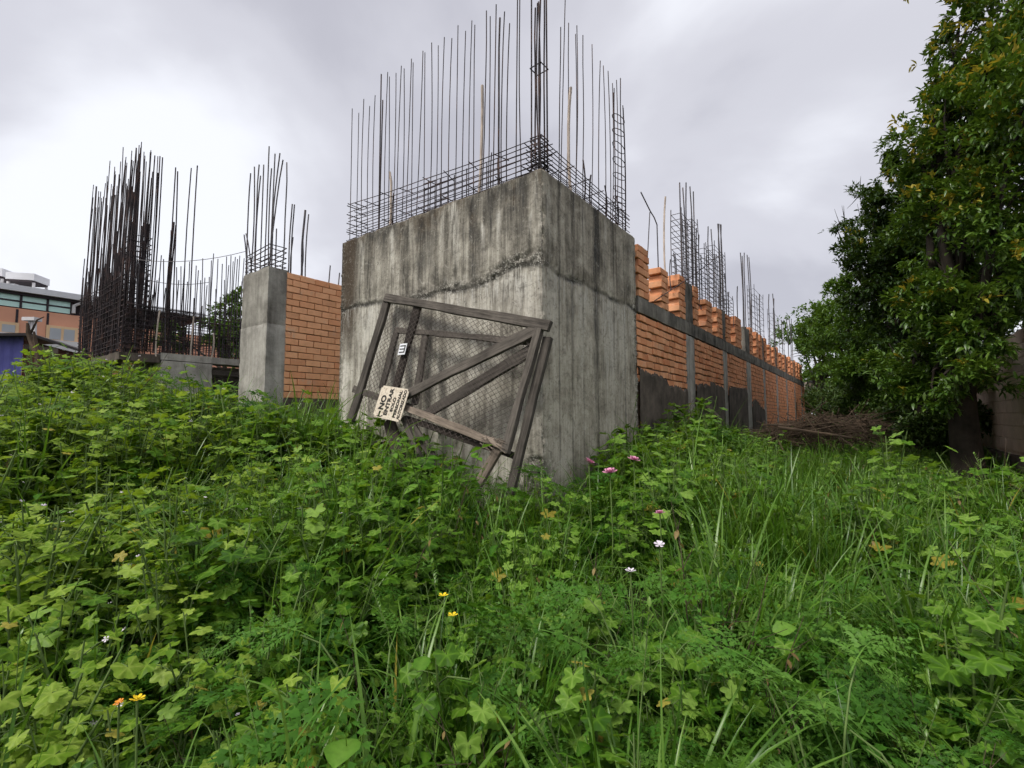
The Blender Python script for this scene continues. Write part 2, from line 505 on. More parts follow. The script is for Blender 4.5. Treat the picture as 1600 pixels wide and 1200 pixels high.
# ------------------------------------------------------------------ terrain
CTRL = [  # X, Y, ground height, weed height
    (0, 0, 0, .48), (0, 2, .02, .55), (0, 4, .15, .62), (.3, 4.6, .27, .62), (-1.2, 4.5, .40, .74), (1.6, 4.8, .32, .75),
    (-2.6, 5.8, .62, .85), (-2.5, 4, .25, .72), (-3, 2.6, .25, .65), (-2, 1.2, .08, .55), (2, 1.2, .02, .55), (2, 2.6, .05, .60),
    (-4.6, 7.8, .92, .68), (-3.6, 7.4, .86, .70), (-3.0, 7.0, .78, .74), (-4.6, 4.6, .95, .75), (-5.3, 6.1, 1.40, .76), (-6.3, 7.2, 1.56, .76), (-4.4, 6.3, 1.12, .75), (-7.8, 8.2, 1.30, .66), (-9.5, 9.5, 1.25, .6),
    (-4.4, 2.6, .45, .70), (-6.5, 4.5, .85, .68), (-7.5, 6.3, 1.10, .68), (-5, 0, .3, .6), (-12, 6, 1.2, .7), (-12, 14, 1.4, .5),
    (2.0, 6.6, .62, .75), (2.8, 7.6, .72, .75), (3.6, 8.6, .80, .60), (3.2, 4.6, .22, .72), (4.6, 6.2, .46, .58), (5, 4.2, .20, .75), (6.5, 6.3, .40, .45), (4.2, 3.0, .10, .65),
    (5.4, 8.6, .80, .30), (7.0, 11, .85, .3), (10, 15, 1.0, .3), (16, 23, 1.1, .3), (22, 30, 1.1, .3), (9, 8, .7, .4), (5, 0, 0, .6), (12, 5, .5, .5),
    (-4, 12, .9, .4), (0, 14, .9, .3), (5, 20, 1.0, .3), (-10, 25, 1.0, .3), (0, 60, 1.0, .3), (60, 60, 1.0, .3), (-60, 60, 1.0, .3), (0, -20, 0, .4), (40, 0, .6, .4), (-40, 0, .9, .4)]
CT = np.array(CTRL)
def field(X, Y):
    X = np.asarray(X, float).ravel(); Y = np.asarray(Y, float).ravel()
    d2 = (X[:, None] - CT[None, :, 0]) ** 2 + (Y[:, None] - CT[None, :, 1]) ** 2 + .12
    w = d2 ** -1.9
    w /= w.sum(1, keepdims=True)
    return w @ CT[:, 2], w @ CT[:, 3]
def gz(x, y):
    return float(field([x], [y])[0][0])
def axis(lim_a, lim_b, fine_a, fine_b, step):
    a = list(np.arange(fine_a, fine_b + 1e-6, step))
    s = step; x = fine_b
    while x < lim_b: s *= 1.35; x += s; a.append(x)
    s = step; x = fine_a
    while x > lim_a: s *= 1.35; x -= s; a.insert(0, x)
    return np.array(a)
gx = axis(-700, 700, -14, 14, .3); gy = axis(-200, 1200, -2, 22, .3)
XX, YY = np.meshgrid(gx, gy)
GH, _ = field(XX, YY)
GV = np.stack([XX.ravel(), YY.ravel(), GH], 1)
nx, ny = len(gx), len(gy)
bump_n = np.array([mnoise.noise(Vector((x * .9, y * .9, 0))) * .06 if abs(x) < 15 and y < 24 else 0 for x, y in GV[:, :2]])
GV[:, 2] += bump_n
GF = [(j * nx + i, j * nx + i + 1, (j + 1) * nx + i + 1, (j + 1) * nx + i) for j in range(ny - 1) for i in range(nx - 1)]
ground = link('ground', mesh('ground', GV, GF, M['ground'], True))
tag(ground, kind='structure')

# ------------------------------------------------------------------ concrete corner block
ZT = P(0, 0, at(849, 263, C0.y).z).z                # top of the walls
ZJ = at(849, 412, C0.y).z                           # pour joint
L1 = on_r(535.5, 373, 0)[0]                         # length of the gate face
R1 = on_l(992, 375, 0)[0]                           # length of the other face
def joint_z(s):
    base = ZJ
    if s >= 0:
        base += .055 * math.sin(s * 2.3 + .4) - .03 * s * .5 + .05 * mnoise.noise(Vector((s * 2.2, 3.1, 0)))
        base += -.10 * math.exp(-((s - .95) / .35) ** 2)
    else:
        base += -.06 * (-s) * .25 + .035 * mnoise.noise(Vector((s * 3.0, 7.7, 0))) - .05 * math.exp(-((s + .35) / .25) ** 2)
    return base
BOARDS = [0] + [-on_l(x, 500, 0)[0] for x in (874, 894, 912, 934, 960, 976)] + [-R1]
LB = [0, .42, .78, 1.12, 1.55, 1.9, 2.3, 2.75, 3.1, 3.4, L1]
def board_off(s):
    bs = LB if s >= 0 else [-b for b in BOARDS]
    a = abs(s)
    k = 0
    for i in range(len(bs) - 1):
        if bs[i] <= a <= bs[i + 1] + 1e-6: k = i
    edge = min(a - bs[k], bs[k + 1] - a)
    amp = .010 if s < 0 else .004
    off = (math.sin(k * 12.9898 + (3 if s < 0 else 0)) * 43758.5453 % 1.0 - .5) * amp
    gr = -.008 * max(0, 1 - edge / .018) if (s < 0 and 0 < k or s < 0 and edge == bs[k + 1] - a) else -.003 * max(0, 1 - edge / .018)
    return off + gr
def seam_at(s):
    bs = [b for b in LB[1:-1]] if s >= 0 else [-b for b in BOARDS[1:-1]]
    e = min(abs(abs(s) - b) for b in bs)
    k = min(range(len(bs)), key=lambda i: abs(abs(s) - bs[i]))
    w = (.05 if k in (1, 3) else .024) if s < 0 else .022
    return max(0.0, 1 - e / w)
# stains on the faces: (x, half width, y from, y to, strength) read off the photograph; + dark, - pale
STAINS = [(48, 16, 290, 640, .8), (72, 8, 290, 470, .4), (95, 8, 300, 440, -.75), (125, 18, 280, 470, .7), (152, 8, 280, 380, -.5), (170, 9, 270, 450, .6), (192, 9, 265, 420, -.9), (225, 14, 250, 440, .8), (250, 8, 250, 380, -.35),
          (283, 20, 225, 500, 1.1), (322, 16, 215, 430, .8), (352, 10, 215, 360, -.8), (372, 9, 205, 300, .6), (393, 12, 190, 420, -.9), (422, 5, 190, 470, .6), (440, 8, 200, 330, -.3), (458, 15, 180, 520, 1.2), (490, 12, 250, 400, -.8), (512, 18, 150, 330, 1.0),
          (538, 11, 220, 345, -.9), (575, 24, 120, 320, 1.0), (612, 14, 110, 310, .7), (634, 8, 220, 320, -.6), (658, 12, 80, 300, -.45), (672, 6, 70, 900, .35),
          (700, 10, 130, 700, -.25), (733, 7, 100, 620, .7), (760, 10, 160, 420, .35), (778, 6, 110, 800, .9), (812, 12, 200, 380, -.3), (855, 11, 160, 960, 1.2), (880, 10, 230, 460, -.35), (905, 7, 200, 560, .5), (930, 8, 260, 600, .3), (958, 7, 280, 640, .45),
          (900, 30, 500, 900, -.55), (720, 16, 420, 760, -.3), (810, 20, 480, 900, -.3), (945, 14, 540, 900, -.35), (120, 40, 520, 800, -.7), (220, 60, 560, 800, -.4), (560, 60, 420, 500, -.6), (620, 25, 410, 530, -.6), (400, 40, 440, 470, -.5), (40, 10, 700, 860, -.6)]
ST = np.array(STAINS, float)
def stain_at(v, s, zz):
    pr = project(v)
    kk = 1.0 if s >= 0 else .35
    X = (pr[0] - 520) * 2.0756 + kk * 9 * mnoise.noise(Vector((s * 5, zz * .9, 2.5))) + kk * 4 * mnoise.noise(Vector((s * 22, zz * 2.5, 4.5)))
    Yv = (pr[1] - 234) * 2.0756 + 26 * mnoise.noise(Vector((s * 14, zz, 1.5)))
    w = np.exp(-((X - ST[:, 0]) / ST[:, 1]) ** 2)
    t = np.clip((ST[:, 3] - Yv) / (ST[:, 3] - ST[:, 2]), 0, 1) ** .6 * np.clip((Yv - ST[:, 2] + 25) / 25, 0, 1)
    return float((w * t * ST[:, 4]).sum())
block = empty('concrete_corner', P(0, 0, 0), 0)
tag(block, 'tall stained grey concrete corner wall crowned with rusty rebar, gate leaning on it', 'concrete wall')
def build_block():
    ds, dz = .016, .022
    svals = list(np.arange(-R1, 0, ds)) + list(np.arange(0, L1 + ds * .5, ds))
    svals[-1] = L1
    z0 = -.25
    zvals = list(np.linspace(z0, ZT, int((ZT - z0) / dz)))
    verts = []; sz = []; side = []; jd = []; rough = []; down = []; seam = []; stain = []
    n = mnoise.noise
    for s in svals:
        jz = joint_z(s); bo = board_off(s); sm = seam_at(s)
        if s >= 0: pos0 = P(0, s, 0); nrm = -dR
        else: pos0 = P(-s, 0, 0); nrm = -dL
        if abs(s) < .035:
            nrm = (-dR * (.5 + s / .07) - dL * (.5 - s / .07)); nrm.normalize()
        tz = ZT + .018 * n(Vector((s * 6, 1.3, 0))) + .006 * n(Vector((s * 25, 9, 0)))
        for z in zvals:
            zz = z0 + (z - z0) * (tz - z0) / (ZT - z0)
            j = zz - jz
            # honeycombing masks
            rj = math.exp(-((j - .03) / (.10 if s >= 0 else .045)) ** 2) * (.35 + 1.3 * max(0, n(Vector((s * 1.7, 4.4, zz))) + .15))
            if s >= 0: rj += .9 * (.45 + .75 * max(0, n(Vector((s * 7, 6.1, zz * 7))) + .2)) * math.exp(-((s - .3) / .42) ** 2) * math.exp(-((j - .08) / .10) ** 2)
            foot = math.exp(-((s - .05) / .24) ** 2) * (1 / (1 + math.exp((zz - 1.05 - .35 * n(Vector((s * 4, zz * 4, 5)))) / .07)))
            edge = math.exp(-(s / .05) ** 2) * (.5 + .6 * n(Vector((.3, 2.2, zz * 5))))
            endm = math.exp(-((s + R1) / .12) ** 2) * .8 * (1 if zz < ZJ + .15 else .25) + (.55 * math.exp(-((s - L1) / .10) ** 2) if s > 0 else 0)
            rg = max(0.0, min(1.0, rj * .9 + foot * 1.1 + max(0, edge) * .8 + endm))
            q = Vector((s * 21, zz * 21, 1.7)); q2 = Vector((s * 47, zz * 47, 8.7))
            d = bo + .004 * n(Vector((s * 3, zz * 3, 0)))
            d += rg * (.042 * n(q) + .026 * n(q2) - .010 - .03 * foot)
            d -= max(0, edge) * (.026 + .03 * max(0, n(Vector((3.3, .7, zz * 13)))))
            # the upper pour swells out over the joint
            d += .010 / (1 + math.exp(-j / .012)) * math.exp(-max(0, j) / .5)
            d -= .014 * math.exp(-(j / .018) ** 2) * (.6 + .8 * n(Vector((s * 9, .2, 3))))
            v = pos0 + nrm * d
            verts.append((v.x, v.y, zz))
            stain.append(stain_at((v.x, v.y, zz), s, zz))
            sz.append((s, zz, 0)); side.append(0.0 if s >= 0 else 1.0); jd.append(j); rough.append(rg); down.append(tz - zz); seam.append(sm * (.55 + .45 * n(Vector((s * 2, zz * 2.2, 6)))))
    nz = len(zvals); ns = len(svals)
    faces = []
    for i in range(ns - 1):
        for k in range(nz - 1):
            a = i * nz + k
            faces.append((a, a + nz, a + nz + 1, a + 1))
    # top cap and inner faces: the walls are 0.32 thick, L-shaped
    T = .32
    def extra(v, s, zz, dn):
        verts.append(v); sz.append((s, zz, 0)); side.append(1.0); jd.append(zz - ZJ); rough.append(.2); down.append(dn); seam.append(0); stain.append(0)
        return len(verts) - 1
    inn = []
    for i, s in enumerate(svals):
        if s >= 0: p = P(T, max(s, T), 0)
        else: p = P(max(-s, T), T, 0)
        zt = verts[i * nz + nz - 1][2]
        inn.append((extra((p.x, p.y, zt), s, zt, 0), extra((p.x, p.y, -.25), s, 0, 2)))
    for i in range(ns - 1):
        a = i * nz + nz - 1; b = a + nz
        faces.append((a, b, inn[i + 1][0], inn[i][0]))
        faces.append((inn[i][0], inn[i + 1][0], inn[i + 1][1], inn[i][1]))
    for i in (0, ns - 1):
        faces.append((i * nz, i * nz + nz - 1, inn[i][0], inn[i][1]))
    me = mesh('wall', verts, faces, M['block'], False)
    for nm, data, ty in (('sz', sz, 'FLOAT_VECTOR'), ('side', side, 'FLOAT'), ('jd', jd, 'FLOAT'), ('rough', rough, 'FLOAT'), ('down', down, 'FLOAT'), ('seam', seam, 'FLOAT'), ('stain', stain, 'FLOAT')):
        at_ = me.attributes.new(nm, ty, 'POINT')
        at_.data.foreach_set('vector' if ty == 'FLOAT_VECTOR' else 'value', np.array(data, dtype=np.float32).ravel())
    me.polygons.foreach_set('use_smooth', [True] * len(me.polygons))
    link('wall', me, block)
build_block()

# ------------------------------------------------------------------ rebar
def bar_mesh(name, mat, n=6):
    out = []
    for k, (ax, ay, kink) in enumerate(((0, 0, 0), (2.2, .6, .2), (-1.6, 2.0, -.4), (.8, -2.6, .7), (-2.8, -1.0, 0))):
        b = MB(); ts = (0, .17, .33, .5, .67, .83, 1); vs = []; fs = []
        for t in ts:                                  # rings stay level: the mesh is stretched to its length later
            cx, cy = ax * math.sin(math.pi * t) + kink * math.sin(9 * t), ay * math.sin(math.pi * t)
            vs += [(cx + math.cos(2 * math.pi * q / n), cy + math.sin(2 * math.pi * q / n), t) for q in range(n)]
        for r_ in range(len(ts) - 1):
            fs += [(r_ * n + q, r_ * n + (q + 1) % n, (r_ + 1) * n + (q + 1) % n, (r_ + 1) * n + q) for q in range(n)]
        fs.append(tuple((len(ts) - 1) * n + q for q in range(n)))
        b.add(vs, fs)
        out.append(b.make(name, mat, True))
    return out
BAR = bar_mesh('rebar', M['rebar']); BARG = bar_mesh('rebar', M['rebar_grey'])
POLE = bar_mesh('pole', M['pole'])
def bar(parent, a, b, rad, me=None, name='rebar'):
    a = Vector(a); b = Vector(b); d = b - a
    q = d.to_track_quat('Z', 'Y')
    mw = Matrix.LocRotScale(a, q, Vector((rad, rad, d.length)))
    ms = me or BAR
    return link(name, ms[0] if d.length < .5 else random.choice(ms), parent, mw)
def loop_mesh(w, d, rad, mat, rnd=False):
    b = MB()
    if rnd:
        pts = [(w / 2 * math.cos(t), d / 2 * math.sin(t), .01 * math.sin(t)) for t in [2 * math.pi * i / 12 for i in range(13)]]
    else:
        pts = [(-w / 2, -d / 2, 0), (w / 2, -d / 2, 0), (w / 2, d / 2, 0), (-w / 2, d / 2, 0), (-w / 2, -d / 2, .004)]
        b.tube([(-w / 2, -d / 2, .004), (-w / 2 + .05, -d / 2 + .06, .01)], rad, 5)
        for i in range(4): b.tube([pts[i], pts[i + 1]], rad, 5)
        return b.make('stirrup', mat)
    b.tube(pts, rad, 5)
    return b.make('stirrup', mat)
def stirrup(parent, me, p, rz, tilt=.03):
    mw = Matrix.Translation(p) @ Euler((random.gauss(0, tilt), random.gauss(0, tilt), rz)).to_matrix().to_4x4()
    return link('stirrup', me, parent, mw)
def c3(x, y): return 520 + x / 3.0, y / 3.0        # photo pixels from the crop the bars were read in
# gate face: (top x, top y, foot x, rear row?, radius)
LEFTBARS = [(93, 510, 85), (123, 530, 115), (150, 467, 140), (177, 500, 168), (203, 450, 193), (230, 350, 218), (235, 470, 220), (260, 340, 245),
            (266, 360, 262), (300, 345, 283), (320, 308, 300), (330, 318, 325), (368, 275, 345), (372, 290, 370), (422, 238, 392), (434, 248, 428), (463, 200, 455),
            (496, 215, 483), (527, 178, 510), (557, 178, 543), (591, 123, 575), (622, 145, 605), (655, 100, 637), (667, 118, 662), (720, 50, 697), (739, 78, 727),
            (763, 18, 750), (788, 88, 783), (805, 55, 790), (827, 108, 815), (865, -40, 858), (880, -20, 885)]
for i, (tx, ty, fx) in enumerate(LEFTBARS):
    rr = .05 if i % 2 == 0 else .24
    px, py = c3(tx, ty); fxp, _ = c3(fx, 0)
    l1, z1 = on_r(px, py, rr); l0, _ = on_r(fxp, 300, rr)
    thick = .0062 if tx not in (788, 230, 235) else .0105
    if tx > 700: thick *= 1.1
    bar(block, P(rr, l0, ZT - .05), P(rr + random.uniform(-.02, .02), l1, z1), thick)
for fx, ty in [(285, 905), (430, 880), (448, 850), (480, 850), (540, 830), (570, 820), (605, 810), (628, 790), (660, 775), (722, 765), (745, 715), (775, 740), (505, 835)]:
    px, py = c3(fx, ty); rr = .24 if fx % 2 else .05
    l1, z1 = on_r(px, py, rr)
    bar(block, P(rr, l1, ZT - .05), P(rr, l1, z1), .0068)
def hz(s, k, n=5):
    top = .40 + .20 * (s / L1)
    return ZT + .035 + (top - .035) * k / (n - 1)
for rr in (.04, .25):
    for k in np.arange(0, 4.1, .66):
        j = .012 * (random.random() - .5)
        bar(block, P(rr, .02, hz(0, k) + j), P(rr, L1 * .52, hz(L1 * .5, k) + random.uniform(-.02, .02)), .0052)
        bar(block, P(rr + .012, L1 * .46, hz(L1 * .46, k) + j), P(rr, L1 - .08, hz(L1, k) + random.uniform(-.02, .02)), .0052)
for l in np.arange(.3, L1, .42):
    for k in (1, 4):
        z = hz(l, k) + random.uniform(-.03, .03)
        bar(block, P(.02, l + random.uniform(-.05, .05), z), P(.28, l + random.uniform(-.05, .05), z + random.uniform(-.03, .03)), .006)
for l in (L1 - .25, L1 - .05):                     # hoops closing the far end
    for k in range(5):
        bar(block, P(.03, l, hz(l, k)), P(.26, l, hz(l, k) + .01), .007)
# corner cage
LOOPQ = loop_mesh(.15, .15, .0065, M['rebar'])
CC = (.105, .105)
for dr, dl, top in ((.04, .04, -12), (.04, .17, -30), (.17, .04, -25), (.17, .17, -20), (.04, .105, 3), (.105, .04, -10), (.05, .065, 1)):
    l_, z_ = on_r(850, top, dr)
    bar(block, P(dr, dl, ZT - .05), P(dr + random.uniform(-.015, .015), dl + random.uniform(-.015, .015), min(z_, ZT + 2.15)), .0095)
for k in range(7):
    stirrup(block, LOOPQ, P(CC[0], CC[1], ZT + .05 + k * .062 + random.uniform(-.012, .012)), RZ + random.gauss(0, .05), .05)
stirrup(block, LOOPQ, P(CC[0], CC[1], at(845, 113, C0.y + .2).z), RZ, .03)
# long face bars
RIGHTBARS = [(1090, -30, 1065), (1068, 128, 1058), (1106, 108, 1096), (1144, 120, 1136), (1138, 160, 1134), (1173, 165, 1172), (1215, 208, 1208), (1254, 285, 1247),
             (1268, 308, 1275), (1290, 333, 1300), (1311, 390, 1305), (1330, 375, 1328)]
for i, (tx, ty, fx) in enumerate(RIGHTBARS):
    ll = .05 if i % 2 else .24
    px, py = c3(tx, ty); fxp, _ = c3(fx, 0)
    r1, z1 = on_l(px, py, ll); r0, _ = on_l(fxp, 300, ll)
    bar(block, P(r0, ll, ZT - .05), P(r1, ll, z1), .0068)
for k in np.arange(0, 4.1, .66):
    for ll in (.04, .25):
        bar(block, P(.05, ll, ZT + .04 + k * .085), P(R1 - .1, ll, ZT + .04 + k * .075 + random.uniform(-.02, .02)), .0052)
for r in np.arange(.35, R1 - .3, .4):
    for k in (1, 4):
        bar(block, P(r, .02, ZT + .04 + k * .08), P(r + .04, .27, ZT + .05 + k * .08), .006)
for fx, ty in [(1173, 750), (1275, 870), (1330, 920), (1210, 820)]:
    px, py = c3(fx, ty); r1, z1 = on_l(px, py, .05)
    bar(block, P(r1, .05, ZT - .05), P(r1, .05, z1), .010)
# round cage at the far end of the long face
LOOPR = loop_mesh(.25, .22, .009, M['rebar'], True)
ra = on_l(*c3(1345, 900), .06)[0]; rb = on_l(*c3(1400, 900), .06)[0]
rc = (ra + rb) / 2
LOOPR = loop_mesh((rb - ra) * .8, .13, .0062, M['rebar'], True)
for (dr, dl, ty) in ((rc - (rb - ra) * .4, .16, 505), (rc - .03, .10, 425), (rc + .05, .10, 545), (rc + (rb - ra) * .4, .16, 508), (rc, .22, 450)):
    _, z1 = on_l(*c3(1370, ty), .16)
    bar(block, P(dr, dl, ZT - .05), P(dr, dl, z1), .0075)
for y in (597, 657, 725, 790, 855, 915, 960, 990, 1020, 1050, 1082):
    _, z1 = on_l(*c3(1372, y), .16)
    if z1 > ZT: stirrup(block, LOOPR, P(rc, .16, z1), RZ, .06)
# light sticks left standing among the bars
for (tx, ty, fx, rr) in ((700, 400, 683, .15), (265, 805, 262, .15)):
    l1, z1 = on_r(*c3(tx, ty), rr); l0, _ = on_r(*c3(fx, 890), rr)
    bar(block, P(rr, l0, ZT - .02), P(rr, l1, z1), .019, POLE, 'wooden_stick')
r1, z1 = on_l(*c3(1116, 410), .15)
bar(block, P(r1, .15, ZT - .02), P(r1, .15, z1), .019, POLE, 'wooden_stick')

# ------------------------------------------------------------------ bricks
def brick_mesh(lx, ly, lz, seed, mat):
    rnd = random.Random(seed)
    bm = bmesh.new()
    bmesh.ops.create_cube(bm, size=1)
    for v in bm.verts:
        v.co = Vector((v.co.x * lx, v.co.y * ly, v.co.z * lz)) + Vector((rnd.uniform(-.003, .003), rnd.uniform(-.003, .003), rnd.uniform(-.003, .003)))
    bmesh.ops.bevel(bm, geom=bm.edges[:], offset=.006, segments=1, affect='EDGES')
    me = bpy.data.meshes.new('brick'); bm.to_mesh(me); bm.free()
    me.materials.append(mat)
    return me
_bc = {}
def brick_of(lx, ly, lz, mat, var=4):
    k = (round(lx, 3), round(ly, 3), round(lz, 3), mat.name, random.randrange(var))
    if k not in _bc: _bc[k] = brick_mesh(lx, ly, lz, int(k[0] * 1000) * 31 + int(k[2] * 1000) + k[4] * 977, mat)
    return _bc[k]

# ---- brick panel between the two concrete pieces on the left
COLL, COLR = on_r(416.7, 500, -.05)[0], -.05       # near corner of the small column
ZPT = on_l(449, 425, COLL)[1]; ZPB = on_l(446, 622, COLL)[1]
col_r1 = on_l(448.5, 500, COLL)[0]
panel = empty('brick_panel', P(col_r1, COLL, 0), 0)
tag(panel, 'neat pale orange brick panel between slim concrete column and tall corner wall', 'brick wall')
PR0, PR1 = col_r1 - .02, 3.2
b = MB(); b.box(PR0, PR1, .03, .15, -.2, ZPT - .01, Matrix.Translation(P(0, COLL, 0)) @ Matrix.Rotation(RZ, 4, 'Z'))
b.build('mortar', mat_cast('brown_mortar', (.34, .225, .155), (.17, .105, .07), .3), panel)
b = MB(); b.box(PR0, PR1, -.01, .029, -.2, ZPB - .006, Matrix.Translation(P(0, COLL, 0)) @ Matrix.Rotation(RZ, 4, 'Z'))
b.build('footing', M['plaster'], panel)
nrow = 19; ch = (ZPT - ZPB) / nrow
for i in range(nrow):
    z = ZPB + (i + .5) * ch
    x = PR0 - (.15 if i % 2 else 0) - .05
    while x < 2.2:
        a, bb = max(x, PR0), x + .298
        x += .31
        if bb - a < .04: continue
        me = brick_of(round(bb - a, 2), .10, ch - .014, M['brick_pale'])
        p = P((a + bb) / 2, COLL + .04 + .05 - .052 + random.uniform(-.003, .003), z)
        link('brick', me, panel, Matrix.Translation(p) @ Matrix.Rotation(RZ + random.gauss(0, .004), 4, 'Z') @ Matrix.Rotation(random.gauss(0, .006), 4, 'Y'))
def c2(x, y): return 340 + x / 2.607, 200 + y / 2.607
for (tx, ty) in ((304, 310), (313, 312), (307, 445), (357, 335), (371, 352), (348, 450), (459, 560), (497, 590)):
    r1, z1 = on_l(*c2(tx, ty), COLL + .1)
    bar(panel, P(r1 - .03, COLL + .1, ZPT - .1), P(r1, COLL + .1, z1), .012 if tx not in (357,) else .02, BARG)

# ---- slim concrete column on the left
column = empty('concrete_column', P(COLR, COLL, 0), 0)
tag(column, 'slim grey concrete column with a bundle of rebar on top, beside neat brick panel', 'column')
COLW = on_r(379, 430, COLR)[0] - COLL
ZCT = P(0, 0, at(416.7, 414.8, P(COLR, COLL, 0).y).z).z
ZCJ = at(415, 504, P(COLR, COLL, 0).y).z
def rough_box(x0, x1, y0, y1, z0, z1, step, amp, seed, chip=.012):
    """box with subdivided, slightly uneven faces and worn edges (local coordinates)"""
    bm = bmesh.new()
    bmesh.ops.create_cube(bm, size=1)
    for v in bm.verts:
        v.co = Vector((x0 + (v.co.x + .5) * (x1 - x0), y0 + (v.co.y + .5) * (y1 - y0), z0 + (v.co.z + .5) * (z1 - z0)))
    for axis_, a0, a1 in ((0, x0, x1), (1, y0, y1), (2, z0, z1)):
        n = min(60, max(1, int((a1 - a0) / step)))
        for i in range(1, n):
            co = Vector((0, 0, 0)); co[axis_] = a0 + (a1 - a0) * i / n
            no = Vector((0, 0, 0)); no[axis_] = 1
            bmesh.ops.bisect_plane(bm, geom=bm.verts[:] + bm.edges[:] + bm.faces[:], plane_co=co, plane_no=no)
    bm.normal_update()
    for v in bm.verts:
        q = v.co * 9 + Vector((seed, seed * 2.1, 0))
        d = amp * mnoise.noise(v.co * 4 + Vector((seed, 0, 0))) + amp * .6 * mnoise.noise(v.co * 22)
        onedge = sum(1 for k, (a0, a1) in enumerate(((x0, x1), (y0, y1), (z0, z1))) if abs(v.co[k] - a0) < 1e-4 or abs(v.co[k] - a1) < 1e-4)
        if onedge >= 2: d -= chip * (.4 + max(0, mnoise.noise(q)) * 2)
        v.co += v.normal * d
    return bm
def rough_part(name, mat, parent, dims, M4, step=.08, amp=.004, seed=1.0, chip=.012):
    bm = rough_box(*dims, step, amp, seed, chip)
    bm.transform(M4)
    me = bpy.data.meshes.new(name); bm.to_mesh(me); bm.free()
    me.materials.append(mat)
    return link(name, me, parent)
MC = Matrix.Translation(P(COLR, COLL, 0)) @ Matrix.Rotation(RZ, 4, 'Z')
rough_part('column_base', M['cast'], column, (0, col_r1 - COLR, 0, COLW, -.2, ZCJ), MC, .06, .004, 3.3)
rough_part('column_head', mat_cast('mid_cast_concrete', (.40, .38, .335), (.11, .10, .085)), column, (.006, col_r1 - COLR - .006, .006, COLW - .008, ZCJ - .01, ZCT), MC, .06, .004, 5.3)
for (tx, ty) in ((135, 185), (150, 158), (170, 150), (175, 195), (188, 150), (210, 75), (220, 165), (234, 105), (228, 310), (254, 103), (267, 130), (281, 140), (240, 410), (108, 435), (115, 430)):
    rr = COLR + .04 + random.choice((0, .12, .24))
    l1, z1 = on_r(*c2(tx, ty), rr)
    l0 = min(max(l1 + random.uniform(-.03, .06), COLL + .04), COLL + COLW - .04)
    bar(column, P(rr, l0, ZCT - .1), P(rr, l1, z1), .013, BARG)
LOOPC = loop_mesh(col_r1 - COLR - .06, COLW - .08, .009, M['rebar'])
for k in range(5):
    stirrup(column, LOOPC, P((COLR + col_r1) / 2, COLL + COLW / 2, ZCT + .06 + k * .085), RZ, .03)

# ------------------------------------------------------------------ long brick wall
def wr(px): return on_l(px, 550, 0)[0]
ZBB = on_l(997, 489.3, 0)[1]; ZBT = on_l(997, 462, 0)[1]
WEND = wr(1254)
wall = empty('brick_wall', P(R1, 0, 0), 0)
tag(wall, 'long unfinished orange brick wall with concrete columns and beam receding from the corner', 'brick wall')
MW = Matrix.Translation(P(0, 0, 0)) @ Matrix.Rotation(RZ, 4, 'Z')
cols = [(wr(1072), wr(1085)), (wr(1129), wr(1135.5)), (wr(1165), wr(1172))]
step = cols[2][0] - cols[1][0]
k = cols[2][0] + step
while k < WEND + .2:
    cols.append((k, k + .4)); k += step
zlow = .35
ZW = ZT - .07
for i, (a, bb) in enumerate(cols):
    rough_part('column', M['cast'], wall, (a, bb, -.012, .22, zlow - .4, ZBB + .01), MW, .1, .005, i * 1.7, .018)
    rough_part('column_head', M['cast_dark'], wall, (a + .02, bb - .02, .0, .22, ZBT + .002, ZW + random.uniform(-.06, .03)), MW, .1, .005, i * 2.7 + 9, .018)
edges = [R1 + .02] + [c for ab in cols for c in ab] + [WEND]
b0 = R1 + .03
while b0 < WEND:
    b1 = min(b0 + random.uniform(1.0, 1.5), WEND)
    rough_part('beam', M['cast_dark'], wall, (b0, b1 - .006, -.02 + random.uniform(-.006, .006), .21, ZBB + .012 + random.uniform(-.005, .005), ZBT + random.uniform(-.008, .008)), MW, .1, .006, b0, .014)
    b0 = b1
